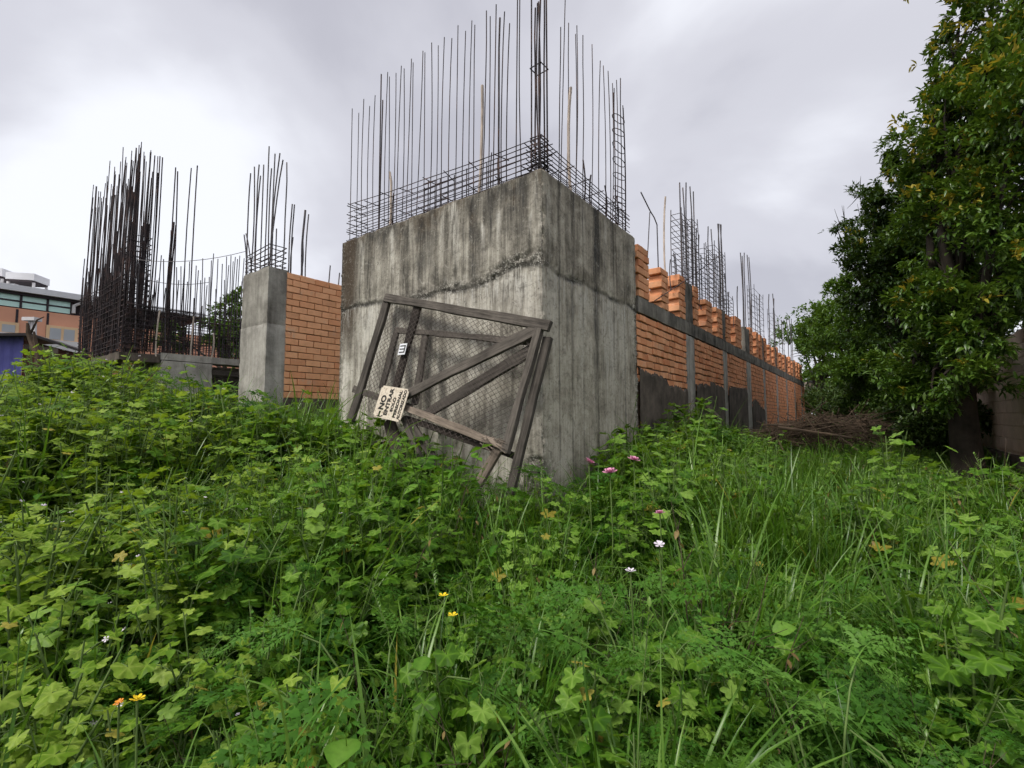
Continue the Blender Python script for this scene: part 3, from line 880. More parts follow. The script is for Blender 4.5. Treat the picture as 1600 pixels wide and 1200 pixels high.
# mortar core behind the bricks
b = MB()
bays = [(edges[i], edges[i + 1]) for i in range(0, len(edges) - 1, 2)]
for a, bb in bays:
    b.box(a - .01, bb + .01, .022, .16, zlow - .4, ZBB + .005, MW)
b.build('mortar', M['mortar'], wall)
def plaster_top(px):
    pts = [(985, 565), (997, 571), (1008, 580), (1025, 586), (1040, 590), (1044, 602), (1058, 606), (1073, 609), (1086, 601), (1108, 601), (1112, 597), (1122, 602), (1131, 606), (1136, 605), (1166, 607), (1172, 630), (1180, 624), (1192, 640), (1300, 660)]
    for (x0, y0), (x1, y1) in zip(pts, pts[1:]):
        if x0 <= px <= x1: return y0 + (y1 - y0) * (px - x0) / (x1 - x0)
    return 660
CH = .117
nsingle = 0
far = MB()
for bi, (a, bb) in enumerate(bays):
    z = ZBB - CH / 2; row = 0
    while z > zlow:
        x = a - random.uniform(.0, .12)
        while x < bb:
            L = random.choice((.25, .25, .25, .125, .25, .19))
            x0, x1 = max(x, a + .004), min(x + L - .011, bb - .004)
            x += L
            if x1 - x0 < .035: continue
            pr = project(P((x0 + x1) / 2, 0, z))
            zp = on_l(pr[0], plaster_top(pr[0]), 0)[1] if bi < 4 else 0
            if bi < 4 and z + CH / 2 < zp - .12: continue
            off = random.uniform(-.014, .010)
            if random.random() < .05: off += .012
            M4 = MW @ Matrix.Translation((0.5 * (x0 + x1), .05 + off, z + random.uniform(-.004, .004))) @ Matrix.Rotation(random.gauss(0, .012), 4, 'Z') @ Matrix.Rotation(random.gauss(0, .012), 4, 'Y')
            if bi < 3 and nsingle < 200:
                link('brick', brick_of(round((x1 - x0), 2), .11, CH - .021, M['brick']), wall, M4)
                nsingle += 1
            else:
                far.box(-(x1 - x0) / 2, (x1 - x0) / 2, -.055, .055, -(CH - .018) / 2, (CH - .018) / 2, M4)
        z -= CH; row += 1
# piers above the beam
def pier(r0, r1, near):
    ncs = 7
    hh = (ZT - .04 - ZBT) / ncs
    for c in range(ncs - (1 if random.random() < .3 else 0)):
        z = ZBT + hh * (c + .5)
        tooth = .0 if c % 2 else .065
        a = r0 + tooth; bb = r1 + random.uniform(-.012, .012)
        mid = a + (bb - a) * (.62 if c % 2 else .45)
        for x0, x1 in ((a, mid - .005), (mid + .005, bb)):
            M4 = MW @ Matrix.Translation(((x0 + x1) / 2, .11 + random.uniform(-.008, .008), z)) @ Matrix.Rotation(random.gauss(0, .006), 4, 'Z') @ Matrix.Rotation(random.gauss(0, .004), 4, 'Y')
            if near:
                link('brick', brick_of(round(x1 - x0, 2), .24, hh - .014, M['brick']), wall, M4)
            else:
                far.box(-(x1 - x0) / 2, (x1 - x0) / 2, -.12, .12, -hh / 2 + .008, hh / 2 - .008, M4)
pier(R1 + .05, wr(1015.5), True)
pier(wr(1034), wr(1046), True); pier(wr(1061.5), cols[0][0], True)
pier(cols[0][1], wr(1093), True); pier(wr(1104), wr(1113.5), True); pier(wr(1121), cols[1][0], True)
pier(cols[1][1], wr(1142), True); pier(wr(1149), wr(1158.5), False); 
for i in range(2, len(cols)):
    a = cols[i][1]; bb = (cols[i + 1][0] if i + 1 < len(cols) else WEND)
    w_ = bb - a
    if w_ < .4: continue
    pier(a, a + .4, False)
    if w_ > 1.3:
        pier(a + .95, a + 1.4, False); pier(bb - .45, bb, False)
fo = far.build('brick_courses', M['brick'], wall); tag(fo, kind='stuff')
# cement plaster on the lower courses, with a ragged upper edge
for bi in range(4):
    a, bb = bays[bi]
    xs = np.arange(a + .002, bb - .002, .03)
    vs = []; fs = []
    for j, x in enumerate(xs):
        pr = project(P(x, 0, 1.8))
        zt = on_l(pr[0], plaster_top(pr[0]), 0)[1] + .05 * mnoise.noise(Vector((x * 5, 0, bi))) + .06 * mnoise.noise(Vector((x * 23, 2, bi))) * (1 if bi < 3 else 2)
        zt -= .09 * max(0, mnoise.noise(Vector((x * 14, 5, bi)))) 
        t_ = -.030 + .006 * mnoise.noise(Vector((x * 3, 8, 0)))
        for (yy, zz) in ((.022, zt), (t_ + .018, zt), (t_, zt - .03), (t_ + .004, (zt + zlow) / 2), (t_, zlow - .4)):
            vs.append(MW @ Vector((x, yy, zz)))
        if j:
            for q in range(4):
                i0 = (j - 1) * 5 + q
                fs.append((i0, i0 + 5, i0 + 6, i0 + 1))
    link('plaster', mesh('plaster', vs, fs, M['plaster'], False), wall)
# bars standing above the wall
def c5(x, y): return 960 + x / 2.856, 260 + y / 2.856
def wbar(tx, ty, fx=None, rad=.011, me=None, ll=.1):
    r1, z1 = on_l(*c5(tx, ty), ll)
    r0 = on_l(*c5(fx if fx is not None else tx, ty), ll)[0]
    bar(wall, P(r0, ll, ZW - .3), P(r1, ll, z1), rad, me or BARG)
for tx, ty in ((291, 72), (305, 95), (320, 72), (337, 90), (352, 112)): wbar(tx, ty, None, .013)
for tx, ty in ((366, 275), (378, 305), (386, 395), (419, 268), (431, 280)): wbar(tx, ty, None, .013)
for tx, ty in ((461, 256), (466, 256), (471, 258), (477, 260)): wbar(tx, ty, None, .014)
for tx, ty in ((490, 480), (511, 560), (549, 535), (562, 385), (570, 400), (580, 385), (592, 395), (600, 405)): wbar(tx, ty, None, .015)
for tx, ty in ((611, 575), (648, 570), (690, 570), (706, 568), (712, 590), (746, 685), (767, 680), (779, 678), (789, 680)): wbar(tx, ty, None, .018)
for tx, ty in ((250, 415), (264, 385), (270, 390)): wbar(tx, ty, None, .010)
wbar(228, 135, 224, .017, POLE)
# bent rods over the first bay
r0, z0 = on_l(*c5(195, 420), .1); ra_, za = on_l(*c5(190, 260), .1); rb_, zb = on_l(*c5(160, 200), .1); rc_, zc = on_l(*c5(118, 115), .1)
b = MB(); b.tube([P(r0, .1, ZBT), P(r0, .1, z0), P(ra_, .1, za), P((ra_ + rb_) / 2 + .02, .1, (za + zb) / 2 + .02), P(rb_, .1, zb), P(rc_, .1, zc)], .010, 6)
b.build('bent_rod', M['rebar_grey'], wall)
r0, _ = on_l(*c5(132, 350), .1); r1, z1 = on_l(*c5(158, 205), .1)
bar(wall, P(r0, .1, ZBT), P(r1, .1, z1), .009, BARG)
# ladder-like cages
def cage(px0, px1, y_top, nst, deep=.2):
    ra, _ = on_l(*c5(px0, y_top), .1); rb, zt = on_l(*c5(px1, y_top), .1)
    for rr in (ra, rb):
        for ll in (.02, .02 + deep): bar(wall, P(rr, ll, ZW - .3), P(rr, ll, zt + .05), .009, BARG)
    for q in range(nst):
        z = ZW + (zt - ZW) * (q + .5) / nst
        for ll in (.02, .02 + deep):
            bar(wall, P(ra, ll, z), P(rb, ll, z + random.uniform(-.02, .02)), .006, BARG, 'stirrup')
        for rr in (ra, rb):
            bar(wall, P(rr, .02, z), P(rr, .02 + deep, z), .006, BARG, 'stirrup')
cage(281, 326, 248, 12); cage(328, 352, 250, 10); cage(385, 432, 405, 10); cage(432, 478, 395, 13)
cage(490, 512, 590, 5); cage(612, 652, 580, 8); cage(700, 745, 690, 5)
r0, z0 = on_l(*c5(180, 600), -.06); r1, z1 = on_l(*c5(465, 400), -.03)
bar(wall, P(r0, -.06, z0), P(r1, -.03, z1), .008)

# ------------------------------------------------------------------ leaning gate
GA, GB, GZ = -.09, -.25, 3.15                        # r = GA + GB * (GZ - z)
gate_n = (-dR + Vector((0, 0, 1)) * 0.25).normalized()
def on_gate(px, py, off=0.0):
    d = ray(px, py); q = CAM - C0
    # r(t) = q.dR + t d.dR ; plane r - GA - GB*(GZ - z) = -off'
    A = q.dot(dR) - GA - GB * (GZ - CAM.z) + off * 1.03
    B = d.dot(dR) + GB * d.z
    return CAM + d * (-A / B)
gate = empty('wooden_gate', on_gate(790, 765) * 1.0, 0)
tag(gate, 'broken weathered wooden gate with wire mesh leaning askew against concrete corner', 'gate')
def plank(name, p0, p1, wpx, off=0.0, thick=.04, mat='wood', ext=0.0):
    a = on_gate(*p0, off); bb = on_gate(*p1, off)
    d = bb - a; L = d.length; d.normalize()
    n = (gate_n - d * gate_n.dot(d)).normalized()
    w = d.cross(n)
    # width measured from the picture at the middle of the plank
    mid = (Vector(p0) + Vector(p1)) / 2
    dv = (Vector(p1) - Vector(p0)).normalized(); pv = Vector((-dv.y, dv.x))
    e0 = on_gate(mid.x - pv.x * wpx / 2, mid.y - pv.y * wpx / 2, off); e1 = on_gate(mid.x + pv.x * wpx / 2, mid.y + pv.y * wpx / 2, off)
    W = abs((e1 - e0).dot(w))
    bm = bmesh.new(); bmesh.ops.create_cube(bm, size=1)
    for v in bm.verts: v.co = Vector(((v.co.x + .5) * (L + 2 * ext) - ext, v.co.y * W, (v.co.z - .5) * thick))
    for i in range(1, 10):
        bmesh.ops.bisect_plane(bm, geom=bm.verts[:] + bm.edges[:] + bm.faces[:], plane_co=(L * i / 10, 0, 0), plane_no=(1, 0, 0))
    bmesh.ops.bevel(bm, geom=[e for e in bm.edges if e.is_manifold and e.calc_face_angle(0) > 1.0], offset=.004, segments=1, affect='EDGES')
    sd = random.random() * 50
    for v in bm.verts:
        v.co += Vector((0, mnoise.noise(Vector((v.co.x * 3, sd, v.co.y * 9))) * .013, mnoise.noise(Vector((v.co.x * 2.5, sd + 9, v.co.y * 9))) * .012))
    me = bpy.data.meshes.new(name); bm.to_mesh(me); bm.free(); me.materials.append(M[mat])
    R3 = Matrix((d, w, n)).transposed().to_4x4()
    return link(name, me, gate, Matrix.Translation(a) @ R3)
plank('top_rail', (600, 464), (858, 508), 14, .06, .05)
plank('stile', (603, 470), (545.5, 657), 9, .035, .05)
plank('stile', (651, 478), (612, 622), 9.5, .02, .04, 'wood_dark')
plank('inner_stile', (619, 516), (594, 606), 8, -.02, .035, 'wood')
plank('inner_rail', (617, 515), (832, 534), 9, -.012, .035, 'wood')
plank('inner_stile', (664, 521), (646, 632), 8, -.03, .035, 'wood')
plank('brace', (632, 617), (838, 513), 14, .055, .04)
plank('brace', (664, 647), (828, 547), 14, -.01, .04)
plank('stile', (841, 512), (786, 707), 10, .075, .06)
plank('stile', (854, 526), (794, 772), 11.5, -.005, .05)
plank('leg', (778, 698), (745, 757), 12, .02, .04, 'wood_pale')
plank('bottom_rail', (551, 607), (640, 637), 11, .012, .04, 'wood')
plank('bottom_rail', (626, 634), (788, 698), 12, .045, .045, 'wood_pale')
plank('lower_rail', (631, 653), (806, 713), 11, -.02, .04, 'wood_dark')
plank('leg', (628, 652), (660, 727), 8, .02, .035, 'wood')
plank('leg', (640, 660), (676, 716), 11, -.02, .035, 'wood')
plank('leg', (606, 655), (628, 735), 17, -.05, .04, 'wood_dark')
# wire mesh stapled over the frame
def wire_mesh():
    A = on_gate(612, 478, .03); B_ = on_gate(846, 515, .03); D_ = on_gate(560, 640, .03); Cc = on_gate(783, 702, .03)
    b = MB()
    n, m = 56, 42
    def q(u, v):
        p = (A * (1 - u) + B_ * u) * (1 - v) + (D_ * (1 - u) + Cc * u) * v
        return p + gate_n * (.012 * mnoise.noise(Vector((u * 5, v * 5, 2)))) + Vector((0, 0, 1)) * .012 * mnoise.noise(Vector((u * 6, v * 6, 7)))
    for i in range(n + 1):
        for j in range(m):
            a = q(i / n, j / m)
            if (i + j) % 2 == 0:
                if i < n: b.tube([a, q((i + 1) / n, (j + 1) / m)],   .0030, 3, cap=False)
                if i > 0: b.tube([a, q((i - 1) / n, (j + 1) / m)],   .0030, 3, cap=False)
    o = b.build('wire_mesh', M['wire'], gate)
wire_mesh()
# splinters hanging at the lower corner of the frame
b = MB()
for i in range(26):
    p = on_gate(748 + random.uniform(0, 38), 690 + random.uniform(-10, 10), .075)
    d = (on_gate(800, 712, .075) - on_gate(740, 688, .075)).normalized()
    b.tube([p, p + d * random.uniform(.05, .14) + gate_n * random.uniform(0, .02) + Vector((0, 0, random.uniform(-.04, .02)))], [.006, .002], 4)
b.build('splinter', M['wood_pale'], gate)

# ---- notice board nailed to the gate
def board4(name, pts, off, thick, mat, parent=None):
    q = [on_gate(x, y, off) for x, y in pts]
    vs = [p for p in q] + [p - gate_n * thick for p in q]
    return q
sc_ = [(598.5, 597.8), (639.8, 613.3), (623, 662.4), (584.3, 647.7)]      # top-left, top-right, bottom-right, bottom-left in the picture
qs = [on_gate(x, y, .10) for x, y in sc_]
ex = ((qs[0] - qs[3]) + (qs[1] - qs[2])).normalized()                      # reading direction (upwards in the picture)
ey_ = ((qs[0] - qs[1]) + (qs[3] - qs[2]))
ey = (ey_ - ex * ey_.dot(ex)).normalized()                                 # up direction of the letters
en = ex.cross(ey)
SW = ((qs[0] - qs[3]).length + (qs[1] - qs[2]).length) / 2
SH = abs(((qs[0] - qs[1]) + (qs[3] - qs[2])).dot(ey)) / 2
sc0 = (qs[0] + qs[1] + qs[2] + qs[3]) / 4
MS = Matrix.Translation(sc0) @ Matrix((ex, ey, en)).transposed().to_4x4()
signo = empty('warning_sign', (0, 0, 0)); signo.matrix_basis = MS
tag(signo, 'stained cream no-entry sign in Spanish hung sideways on the broken gate', 'sign')
bm = bmesh.new(); bmesh.ops.create_cube(bm, size=1)
for v in bm.verts: v.co = Vector((v.co.x * SW, v.co.y * SH, v.co.z * .008))
bmesh.ops.bevel(bm, geom=[e for e in bm.edges if abs((e.verts[0].co - e.verts[1].co).z) > .004], offset=.025, segments=4, affect='EDGES')
me = bpy.data.meshes.new('board'); bm.to_mesh(me); bm.free(); me.materials.append(M['sign'])
link('board', me, signo, MS)
def text_mesh(s, size, mat, extr=.0012, bold=.0):
    cu = bpy.data.curves.new('txt', 'FONT'); cu.body = s; cu.size = size; cu.extrude = extr; cu.offset = bold; cu.resolution_u = 3
    ob = bpy.data.objects.new('txt', cu); COL.objects.link(ob)
    dg = bpy.context.evaluated_depsgraph_get()
    me = bpy.data.meshes.new_from_object(ob.evaluated_get(dg))
    bpy.data.objects.remove(ob); bpy.data.curves.remove(cu)
    me.materials.clear(); me.materials.append(mat)
    return me
def put_text(s, x0, x1, yc, h, parent, base, mat, name='lettering'):
    me = text_mesh(s, .1, mat, .0012, .0045)
    co = np.zeros(len(me.vertices) * 3, np.float32); me.vertices.foreach_get('co', co); co = co.reshape(-1, 3)
    mn = co.min(0); mx = co.max(0)
    co[:, 0] = x0 + (co[:, 0] - mn[0]) / (mx[0] - mn[0]) * (x1 - x0)
    co[:, 1] = yc + ((co[:, 1] - mn[1]) / (mx[1] - mn[1]) - .5) * h
    co[:, 2] = .0044 + (co[:, 2] - mn[2])
    me.vertices.foreach_set('co', co.ravel()); me.update()
    return link(name, me, parent, base)
hw, hh = SW / 2, SH / 2
put_text('NO', -.50 * hw, .42 * hw, .58 * hh, .30 * hh * 1.25, signo, MS, M['ink'])
put_text('ENTRAR', -.78 * hw, .92 * hw, .16 * hh, .24 * hh * 1.1, signo, MS, M['ink'])
put_text('SOLO', -.52 * hw, .38 * hw, -.20 * hh, .20 * hh, signo, MS, M['ink'])
put_text('PERSONAL', -.82 * hw, .86 * hw, -.50 * hh, .20 * hh, signo, MS, M['ink'])
put_text('AUTORIZADO', -.90 * hw, .92 * hw, -.80 * hh, .20 * hh, signo, MS, M['ink'])
b = MB(); b.box(-.92 * hw, -.58 * hw, .52 * hh, .64 * hh, .0045, .006); b.box(-.9 * hw, -.82 * hw, .30 * hh, .40 * hh, .0045, .006); b.box(-.95 * hw, -.88 * hw, .40 * hh, .72 * hh, .0045, .006)
b.build('paint_mark', M['ink'], signo, MS)
# small white number plate
tp = [(625.6, 536.5), (636.5, 536.5), (632, 555.5), (621.2, 554)]
qt = [on_gate(x, y, .07) for x, y in tp]
tx_ = ((qt[0] - qt[3]) + (qt[1] - qt[2])).normalized(); ty__ = (qt[0] - qt[1]) + (qt[3] - qt[2])
ty_ = (ty__ - tx_ * ty__.dot(tx_)).normalized(); tn = tx_.cross(ty_)
TW = (qt[0] - qt[3]).length; TH = abs((qt[0] - qt[1]).dot(ty_))
MT = Matrix.Translation(sum(qt, Vector()) / 4) @ Matrix((tx_, ty_, tn)).transposed().to_4x4()
plate = empty('number_plate'); plate.matrix_basis = MT
tag(plate, 'small white plate with dark strokes nailed to dark gate upright', 'plate')
bm = bmesh.new(); bmesh.ops.create_cube(bm, size=1)
for v in bm.verts: v.co = Vector((v.co.x * TW, v.co.y * TH, v.co.z * .006))
bmesh.ops.bevel(bm, geom=bm.edges[:], offset=.002, segments=1, affect='EDGES')
me = bpy.data.meshes.new('plate'); bm.to_mesh(me); bm.free(); me.materials.append(M['white'])
link('plate_face', me, plate, MT)
b = MB()
for k in (-.28, 0, .28): b.box(k * TW - TW * .055, k * TW + TW * .055, -TH * .25, TH * .38, .0032, .0042)
b.box(-TW * .335, TW * .335, -TH * .40, -TH * .25, .0032, .0044)
b.build('lettering', M['ink'], plate, MT)

# ------------------------------------------------------------------ rebar skeleton of the other corner, far left
SK = at(195, 545, 9.0)
skr, skl = rl(SK)
ZS = SK.z
ZTS = at(195, 213, 9.0).z
skel = empty('rebar_cage', P(skr, skl, 0), 0)
tag(skel, 'tall dense dark cage of rusty rebar rising over the weeds, beyond slim column', 'rebar cage')
def sk_top(s): return ZTS - ZS
# dense wing running away to the left
n_d = 0
wing = 3.7
for i in range(86):
    l = random.uniform(0, wing); rr = random.choice((0, .10, .22, .32)) + random.uniform(-.02, .02)
    h = (ZTS - ZS) * random.uniform(.86, 1.03)
    lean = random.uniform(-.05, .15)
    bar(skel, P(skr + rr, skl + l, ZS - .1), P(skr + rr + lean * .5, skl + l - lean, ZS + h), .0082)
for i in range(120):
    l = random.uniform(0, wing); rr = random.choice((0, .10, .22, .32)) + random.uniform(-.02, .02)
    h = (ZTS - ZS) * random.uniform(.30, .62)
    bar(skel, P(skr + rr, skl + l, ZS - .1), P(skr + rr, skl + l + random.uniform(-.08, .08), ZS + h), .0095)
nh = 15
for k in range(nh):
    z = ZS + .03 + k * .105
    for rr in (-.01, .33):
        bar(skel, P(skr + rr, skl - .02, z), P(skr + rr, skl + wing, z + random.uniform(-.02, .02)), .0075)
# corner column inside the cage
LOOPS = loop_mesh(.34, .36, .0075, M['rebar'])
for k in range(22):
    stirrup(skel, LOOPS, P(skr + .17, skl + .2, ZS + .05 + k * .105), RZ, .05)
for k in range(12):
    stirrup(skel, LOOPS, P(skr + .17, skl + 1.3, ZS + .05 + k * .14), RZ, .05)
for k in range(7):
    stirrup(skel, LOOPS, P(skr + .9, skl + .15, ZS + .05 + k * .14), RZ, .05)
for dr, dl in ((.74, .0), (1.06, 0), (.74, .32), (1.06, .32)):
    bar(skel, P(skr + dr, skl + dl, ZS), P(skr + dr + random.uniform(-.05, .1), skl + dl, ZS + (ZTS - ZS) * random.uniform(.9, 1.0)), .012)
# thin wing running along the foundation
for x, y in [(213, 231), (220, 231), (219, 268), (235, 238), (237, 278), (242, 243), (247, 270), (250, 244), (254, 246), (230, 300), (215, 280), (206, 250), (209, 300), (225, 330), (233, 350)]:
    r1, z1 = on_l(x, y, skl + .05); bar(skel, P(r1 - .06, skl + .05, ZS), P(r1, skl + .05, z1), .011)
for x, y in [(270, 350), (272, 347), (275, 352), (268, 360)]:
    r1, z1 = on_l(x, y, skl + .05); bar(skel, P(r1 - .05, skl + .05, ZS), P(r1, skl + .05, z1), .016)
for x in np.arange(208, 384, 3.4):
    y = 395 + random.uniform(0, 55) + (25 if random.random() < .3 else 0)
    if x > 260 and random.random() < .4: y = 395 + random.uniform(0, 22)
    ll = skl + random.choice((.02, .3))
    r1, z1 = on_l(x, y, ll); bar(skel, P(r1 + random.uniform(-.05, .05), ll, ZS), P(r1, ll, z1), .009, random.choice((BAR, BARG)))
rend = on_l(395, 500, skl)[0]
for k in range(10):
    for ll in (skl, skl + .32):
        bar(skel, P(skr, ll, ZS + .03 + k * .095), P(rend + 1.2, ll, ZS + .03 + k * .095 + random.uniform(-.03, .03)), .008)
for k in range(44):
    rr = skr + .25 + k * .11 + random.uniform(-.03, .03); ll = skl + random.choice((.01, .33))
    bar(skel, P(rr, ll, ZS - .05), P(rr + random.uniform(-.05, .05), ll, ZS + random.uniform(.75, 1.15)), .009)
for k in range(16):
    stirrup(skel, LOOPS, P(skr + .5 + k * .38, skl + .17, ZS + .1 + random.uniform(0, .7)), RZ + .2, .2)
# pale sticks
for x, y0, y1 in ((300, 494, 548), (247, 484, 548), (331, 520, 548)):
    r1, z1 = on_l(x, y0, skl - .03); bar(skel, P(r1, skl - .03, ZS - .1), P(r1 + .03, skl - .03, z1), .016, POLE, 'wooden_stick')
# tie wires
b = MB()
for (xa, ya, xb, yb, la, lb) in ((203, 404, 383, 393, skl + .1, COLL + .7), (196, 427, 326, 441, skl + .1, skl + .1)):
    r0, z0 = on_l(xa, ya, la); r1, z1 = on_l(xb, yb, lb)
    A = P(r0, la, z0); B_ = P(r1, lb, z1)
    b.tube([A.lerp(B_, t) - Vector((0, 0, .12 * 4 * t * (1 - t))) for t in np.linspace(0, 1, 10)], .006, 5)
b.build('tie_wire', M['rebar_grey'], skel)
# foundation under it
found = empty('foundation_beam', P(skr, skl, 0), 0)
tag(found, 'low grey concrete foundation beam with timber formwork below the thin rebar', 'foundation')
MF = Matrix.Translation(P(0, skl, 0)) @ Matrix.Rotation(RZ, 4, 'Z')
fr0 = on_l(250, 550, skl)[0]; fr1 = on_l(331, 560, skl)[0]
rough_part('beam', M['cast'], found, (fr0, rend + 1.6, -.06, .40, ZS - .16, ZS - .01), MF, .15, .006, 3)
rough_part('pier', M['cast'], found, (fr0 + .01, fr1, -.07, .39, ZS - 1.6, ZS - .165), MF, .15, .006, 6)
rough_part('slab', M['plaster'], found, (skr - .1, fr0 - .01, -.04, 3.8, ZS - .22, ZS - .06), MF, .2, .012, 8)
rough_part('retaining_wall', M['cast_dark'], found, (skr + .1, rend + 1.6, .45, .6, ZS - 1.6, ZS - .17), MF, .3, .01, 8.5)
for k, dz in enumerate((.33, .50, .72)):
    rough_part('formwork_board', M['wood' if k != 1 else 'wood_dark'], found, (fr1 + .02, rend + 1.5, .02 + .03 * k, .06 + .03 * k, ZS - dz - .07, ZS - dz + .05), MF, .3, .004, 11 + k)

# ------------------------------------------------------------------ buildings behind, left
def facade_mat(name, col): return mat_flat(name, col, .85, .2, .08, .8)
M['orange'] = facade_mat('terracotta_render', (.70, .35, .23))
M['fascia'] = facade_mat('pale_grey_fascia', (.68, .68, .70))
M['dark'] = facade_mat('dark_soffit', (.05, .04, .045))
M['cream'] = facade_mat('cream_frame', (.72, .50, .30))
M['offwhite'] = facade_mat('offwhite_render', (.62, .60, .60))
def mat_glass(name, col):
    t = NT(name)
    n = t.noise(t.obj(), .6, 3)
    return t.fin(t.mix(n, tuple(x * .8 for x in col), tuple(min(1, x * 1.2) for x in col)), .3, .5)
M['glass'] = mat_glass('green_tinted_glass', (.58, .86, .77))
M['pane'] = mat_glass('grey_window_glass', (.38, .40, .42))
B1 = at(0, 443, 20.0); br, bl = rl(B1)
school = empty('orange_building', P(br, bl, 0), 0)
tag(school, 'orange rendered building with green glass band under a pale roof edge', 'building')
MBd = Matrix.Translation(P(0, bl, 0)) @ Matrix.Rotation(RZ, 4, 'Z')
def bz(px, py): return on_l(px, py, bl)
ra0 = br - 8; rglass = bz(113, 470)[0]; rroof = bz(318, 497)[0]
zr = bz(0, 443)[1]; zr2 = bz(0, 452.5)[1]; zg0 = bz(0, 478)[1]; zg1 = bz(0, 455)[1]
def bpart(name, mat, x0, x1, y0, y1, z0, z1, parent=school):
    b = MB(); b.box(x0, x1, y0, y1, z0, z1, MBd)
    return b.build(name, mat, parent)
bpart('roof_edge', M['fascia'], ra0, rroof, -.30, 9, zr2, zr)
bpart('soffit', M['dark'], ra0 + .1, rroof - .1, -.12, 9, zr2 - .12, zr2 - .003)
bpart('upper_wall', M['dark'], rglass + .02, rroof - 1.0, .3, 8, zg0, zr2 - .13)
bpart('wall', M['orange'], ra0, rglass + 1.0, 0, 8, .5, zg0)
bpart('wing_wall', M['orange'], rglass + 1.01, rroof + 4.0, .6, 8, .5, zg0 - .15)
for x in (26, 74.5):
    r_, _ = bz(x, 500)
    bpart('panel_seam', M['dark'], r_ - .04, r_ + .04, -.02, .02, .6, zg0 - .05)
gx_ = [bz(x, 470)[0] for x in (-60, -14, 33, 75, 112.5)]
for a, bb in zip(gx_, gx_[1:]):
    bpart('glass_pane', M['glass'], a + .04, bb - .04, .04, .08, zg0 + .05, zg1 - .03)
    bpart('mullion', M['dark'], bb - .04, bb + .04, .0, .12, zg0 + .02, zg1)
bpart('transom', M['dark'], gx_[0], gx_[-1], .02, .10, zg1 - .35, zg1 - .28)
for (x0, x1, y0, y1) in ((-30, 30, 505, 522), (72, 122, 513, 535)):
    a, z1 = bz(x0, y0 if x0 > 0 else 500); bb, zz1 = bz(x1, y0); _, zz0 = bz(x1, y1)
    zt = bz((x0 + x1) / 2, (y0 + (500 if x0 < 0 else y0)) / 2)[1]
    w = bpart('window', M['cream'], a, bb, -.06, .02, zz0, zz1)
    bpart('window_glass', M['pane'], a + .12, (a + bb) / 2 - .05, -.08, -.05, zz0 + .03, zz1 - .12, w)
    bpart('window_glass', M['pane'], (a + bb) / 2 + .05, bb - .12, -.08, -.05, zz0 + .03, zz1 - .12, w)
    bpart('window_sill', M['offwhite'], a - .1, bb + .1, -.20, .03, zz0 - .5, zz0 - .01, w)
b = MB(); r_, z_ = bz(114, 490); r2, z2 = bz(126, 474)
b.tube([P(r_, bl - .1, z_), P(r_, bl - .1, z_ + .35), P(r2, bl - .1, z2), P(r2 + .5, bl - .1, z2 + .05)], .07, 8); b.build('drain_pipe', M['offwhite'], school)
# roof tanks
def heater(px0, px1, py0, py1, lab):
    Y = 21.5
    a = at(px0, py1, Y); bb = at(px1, py1, Y); t_ = at(px0, py0, Y)
    h = empty('water_heater', (a + bb) / 2)
    tag(h, lab, 'water heater')
    w = (bb - a).length; ht = t_.z - a.z
    Mh = Matrix.Translation((a + bb) / 2) @ Matrix.Rotation(RZ * .25, 4, 'Z')
    b = MB(); b.box(-w / 2, w / 2, -.5, .5, ht * .5, ht, Mh); b.build('tank', M['fascia'], h)
    b = MB(); b.box(-w / 2 + .05, w / 2 - .05, -.52, .48, ht * .36, ht * .495, Mh); b.build('tray', M['dark'], h)
    for sx in (-1, 1):
        for sy in (-1, 1):
            b = MB(); b.box(sx * w * .45 - .04, sx * w * .45 + .04, sy * .4 - .04, sy * .4 + .04, -.25, ht * .36, Mh); b.build('leg', M['offwhite'], h)
heater(25, 61, 431, 452, 'boxy pale rooftop unit standing on legs above the glass band')
heater(-24, 12, 423, 447, 'boxy pale rooftop unit cut by the picture edge')
# blue and brown shed in front of it
SY = 13.0
shed = empty('metal_shed', at(20, 600, SY))
tag(shed, 'low shed of blue and rusty brown sheets under a dark sloping roof', 'shed')
M['blue'] = mat_flat('faded_blue_sheet', (.17, .17, .50), .6, .3, .15, 2)
M['brown'] = mat_flat('rusty_brown_sheet', (.13, .055, .04), .8, .3, .35, 3)
M['roof_dark'] = mat_flat('dark_sheet_roof', (.05, .042, .042), .7, .3, .2, 3)
def corr(name, px0, px1, pyt0, pyt1, Y0, Y1, mat, parent):
    a = at(px0, pyt0, Y0); bb = at(px1, pyt1, Y1)
    d = Vector((bb.x - a.x, bb.y - a.y, 0)); L = d.length; d.normalize(); n = Vector((d.y, -d.x, 0))
    N = int(L / .06); vs = []; fs = []
    for i in range(N + 1):
        t = i / N; p = a.lerp(bb, t)
        o = n * (.02 * math.sin(i * math.pi / 1.5))
        vs += [p + o, Vector((p.x, p.y, .8)) + o, p + o - n * .01 * -2, Vector((p.x, p.y, .8)) + o + n * .02]
    for i in range(N):
        q = i * 4
        fs += [(q, q + 4, q + 5, q + 1), (q + 2, q + 3, q + 7, q + 6)]
    return link(name, mesh(name, vs, fs, mat), parent)
corr('wall_sheet', -60, 37, 525, 523, SY - .5, SY, M['blue'], shed)
corr('wall_sheet', 37.5, 121, 531, 552, SY + .05, SY + 2.2, M['brown'], shed)
b = MB()
a = at(-60, 521, SY - .9); bb = at(46, 520, SY - .3); cc_ = at(124, 546, SY + 1.9)
up = Vector((-2.2, 3.2, .25))
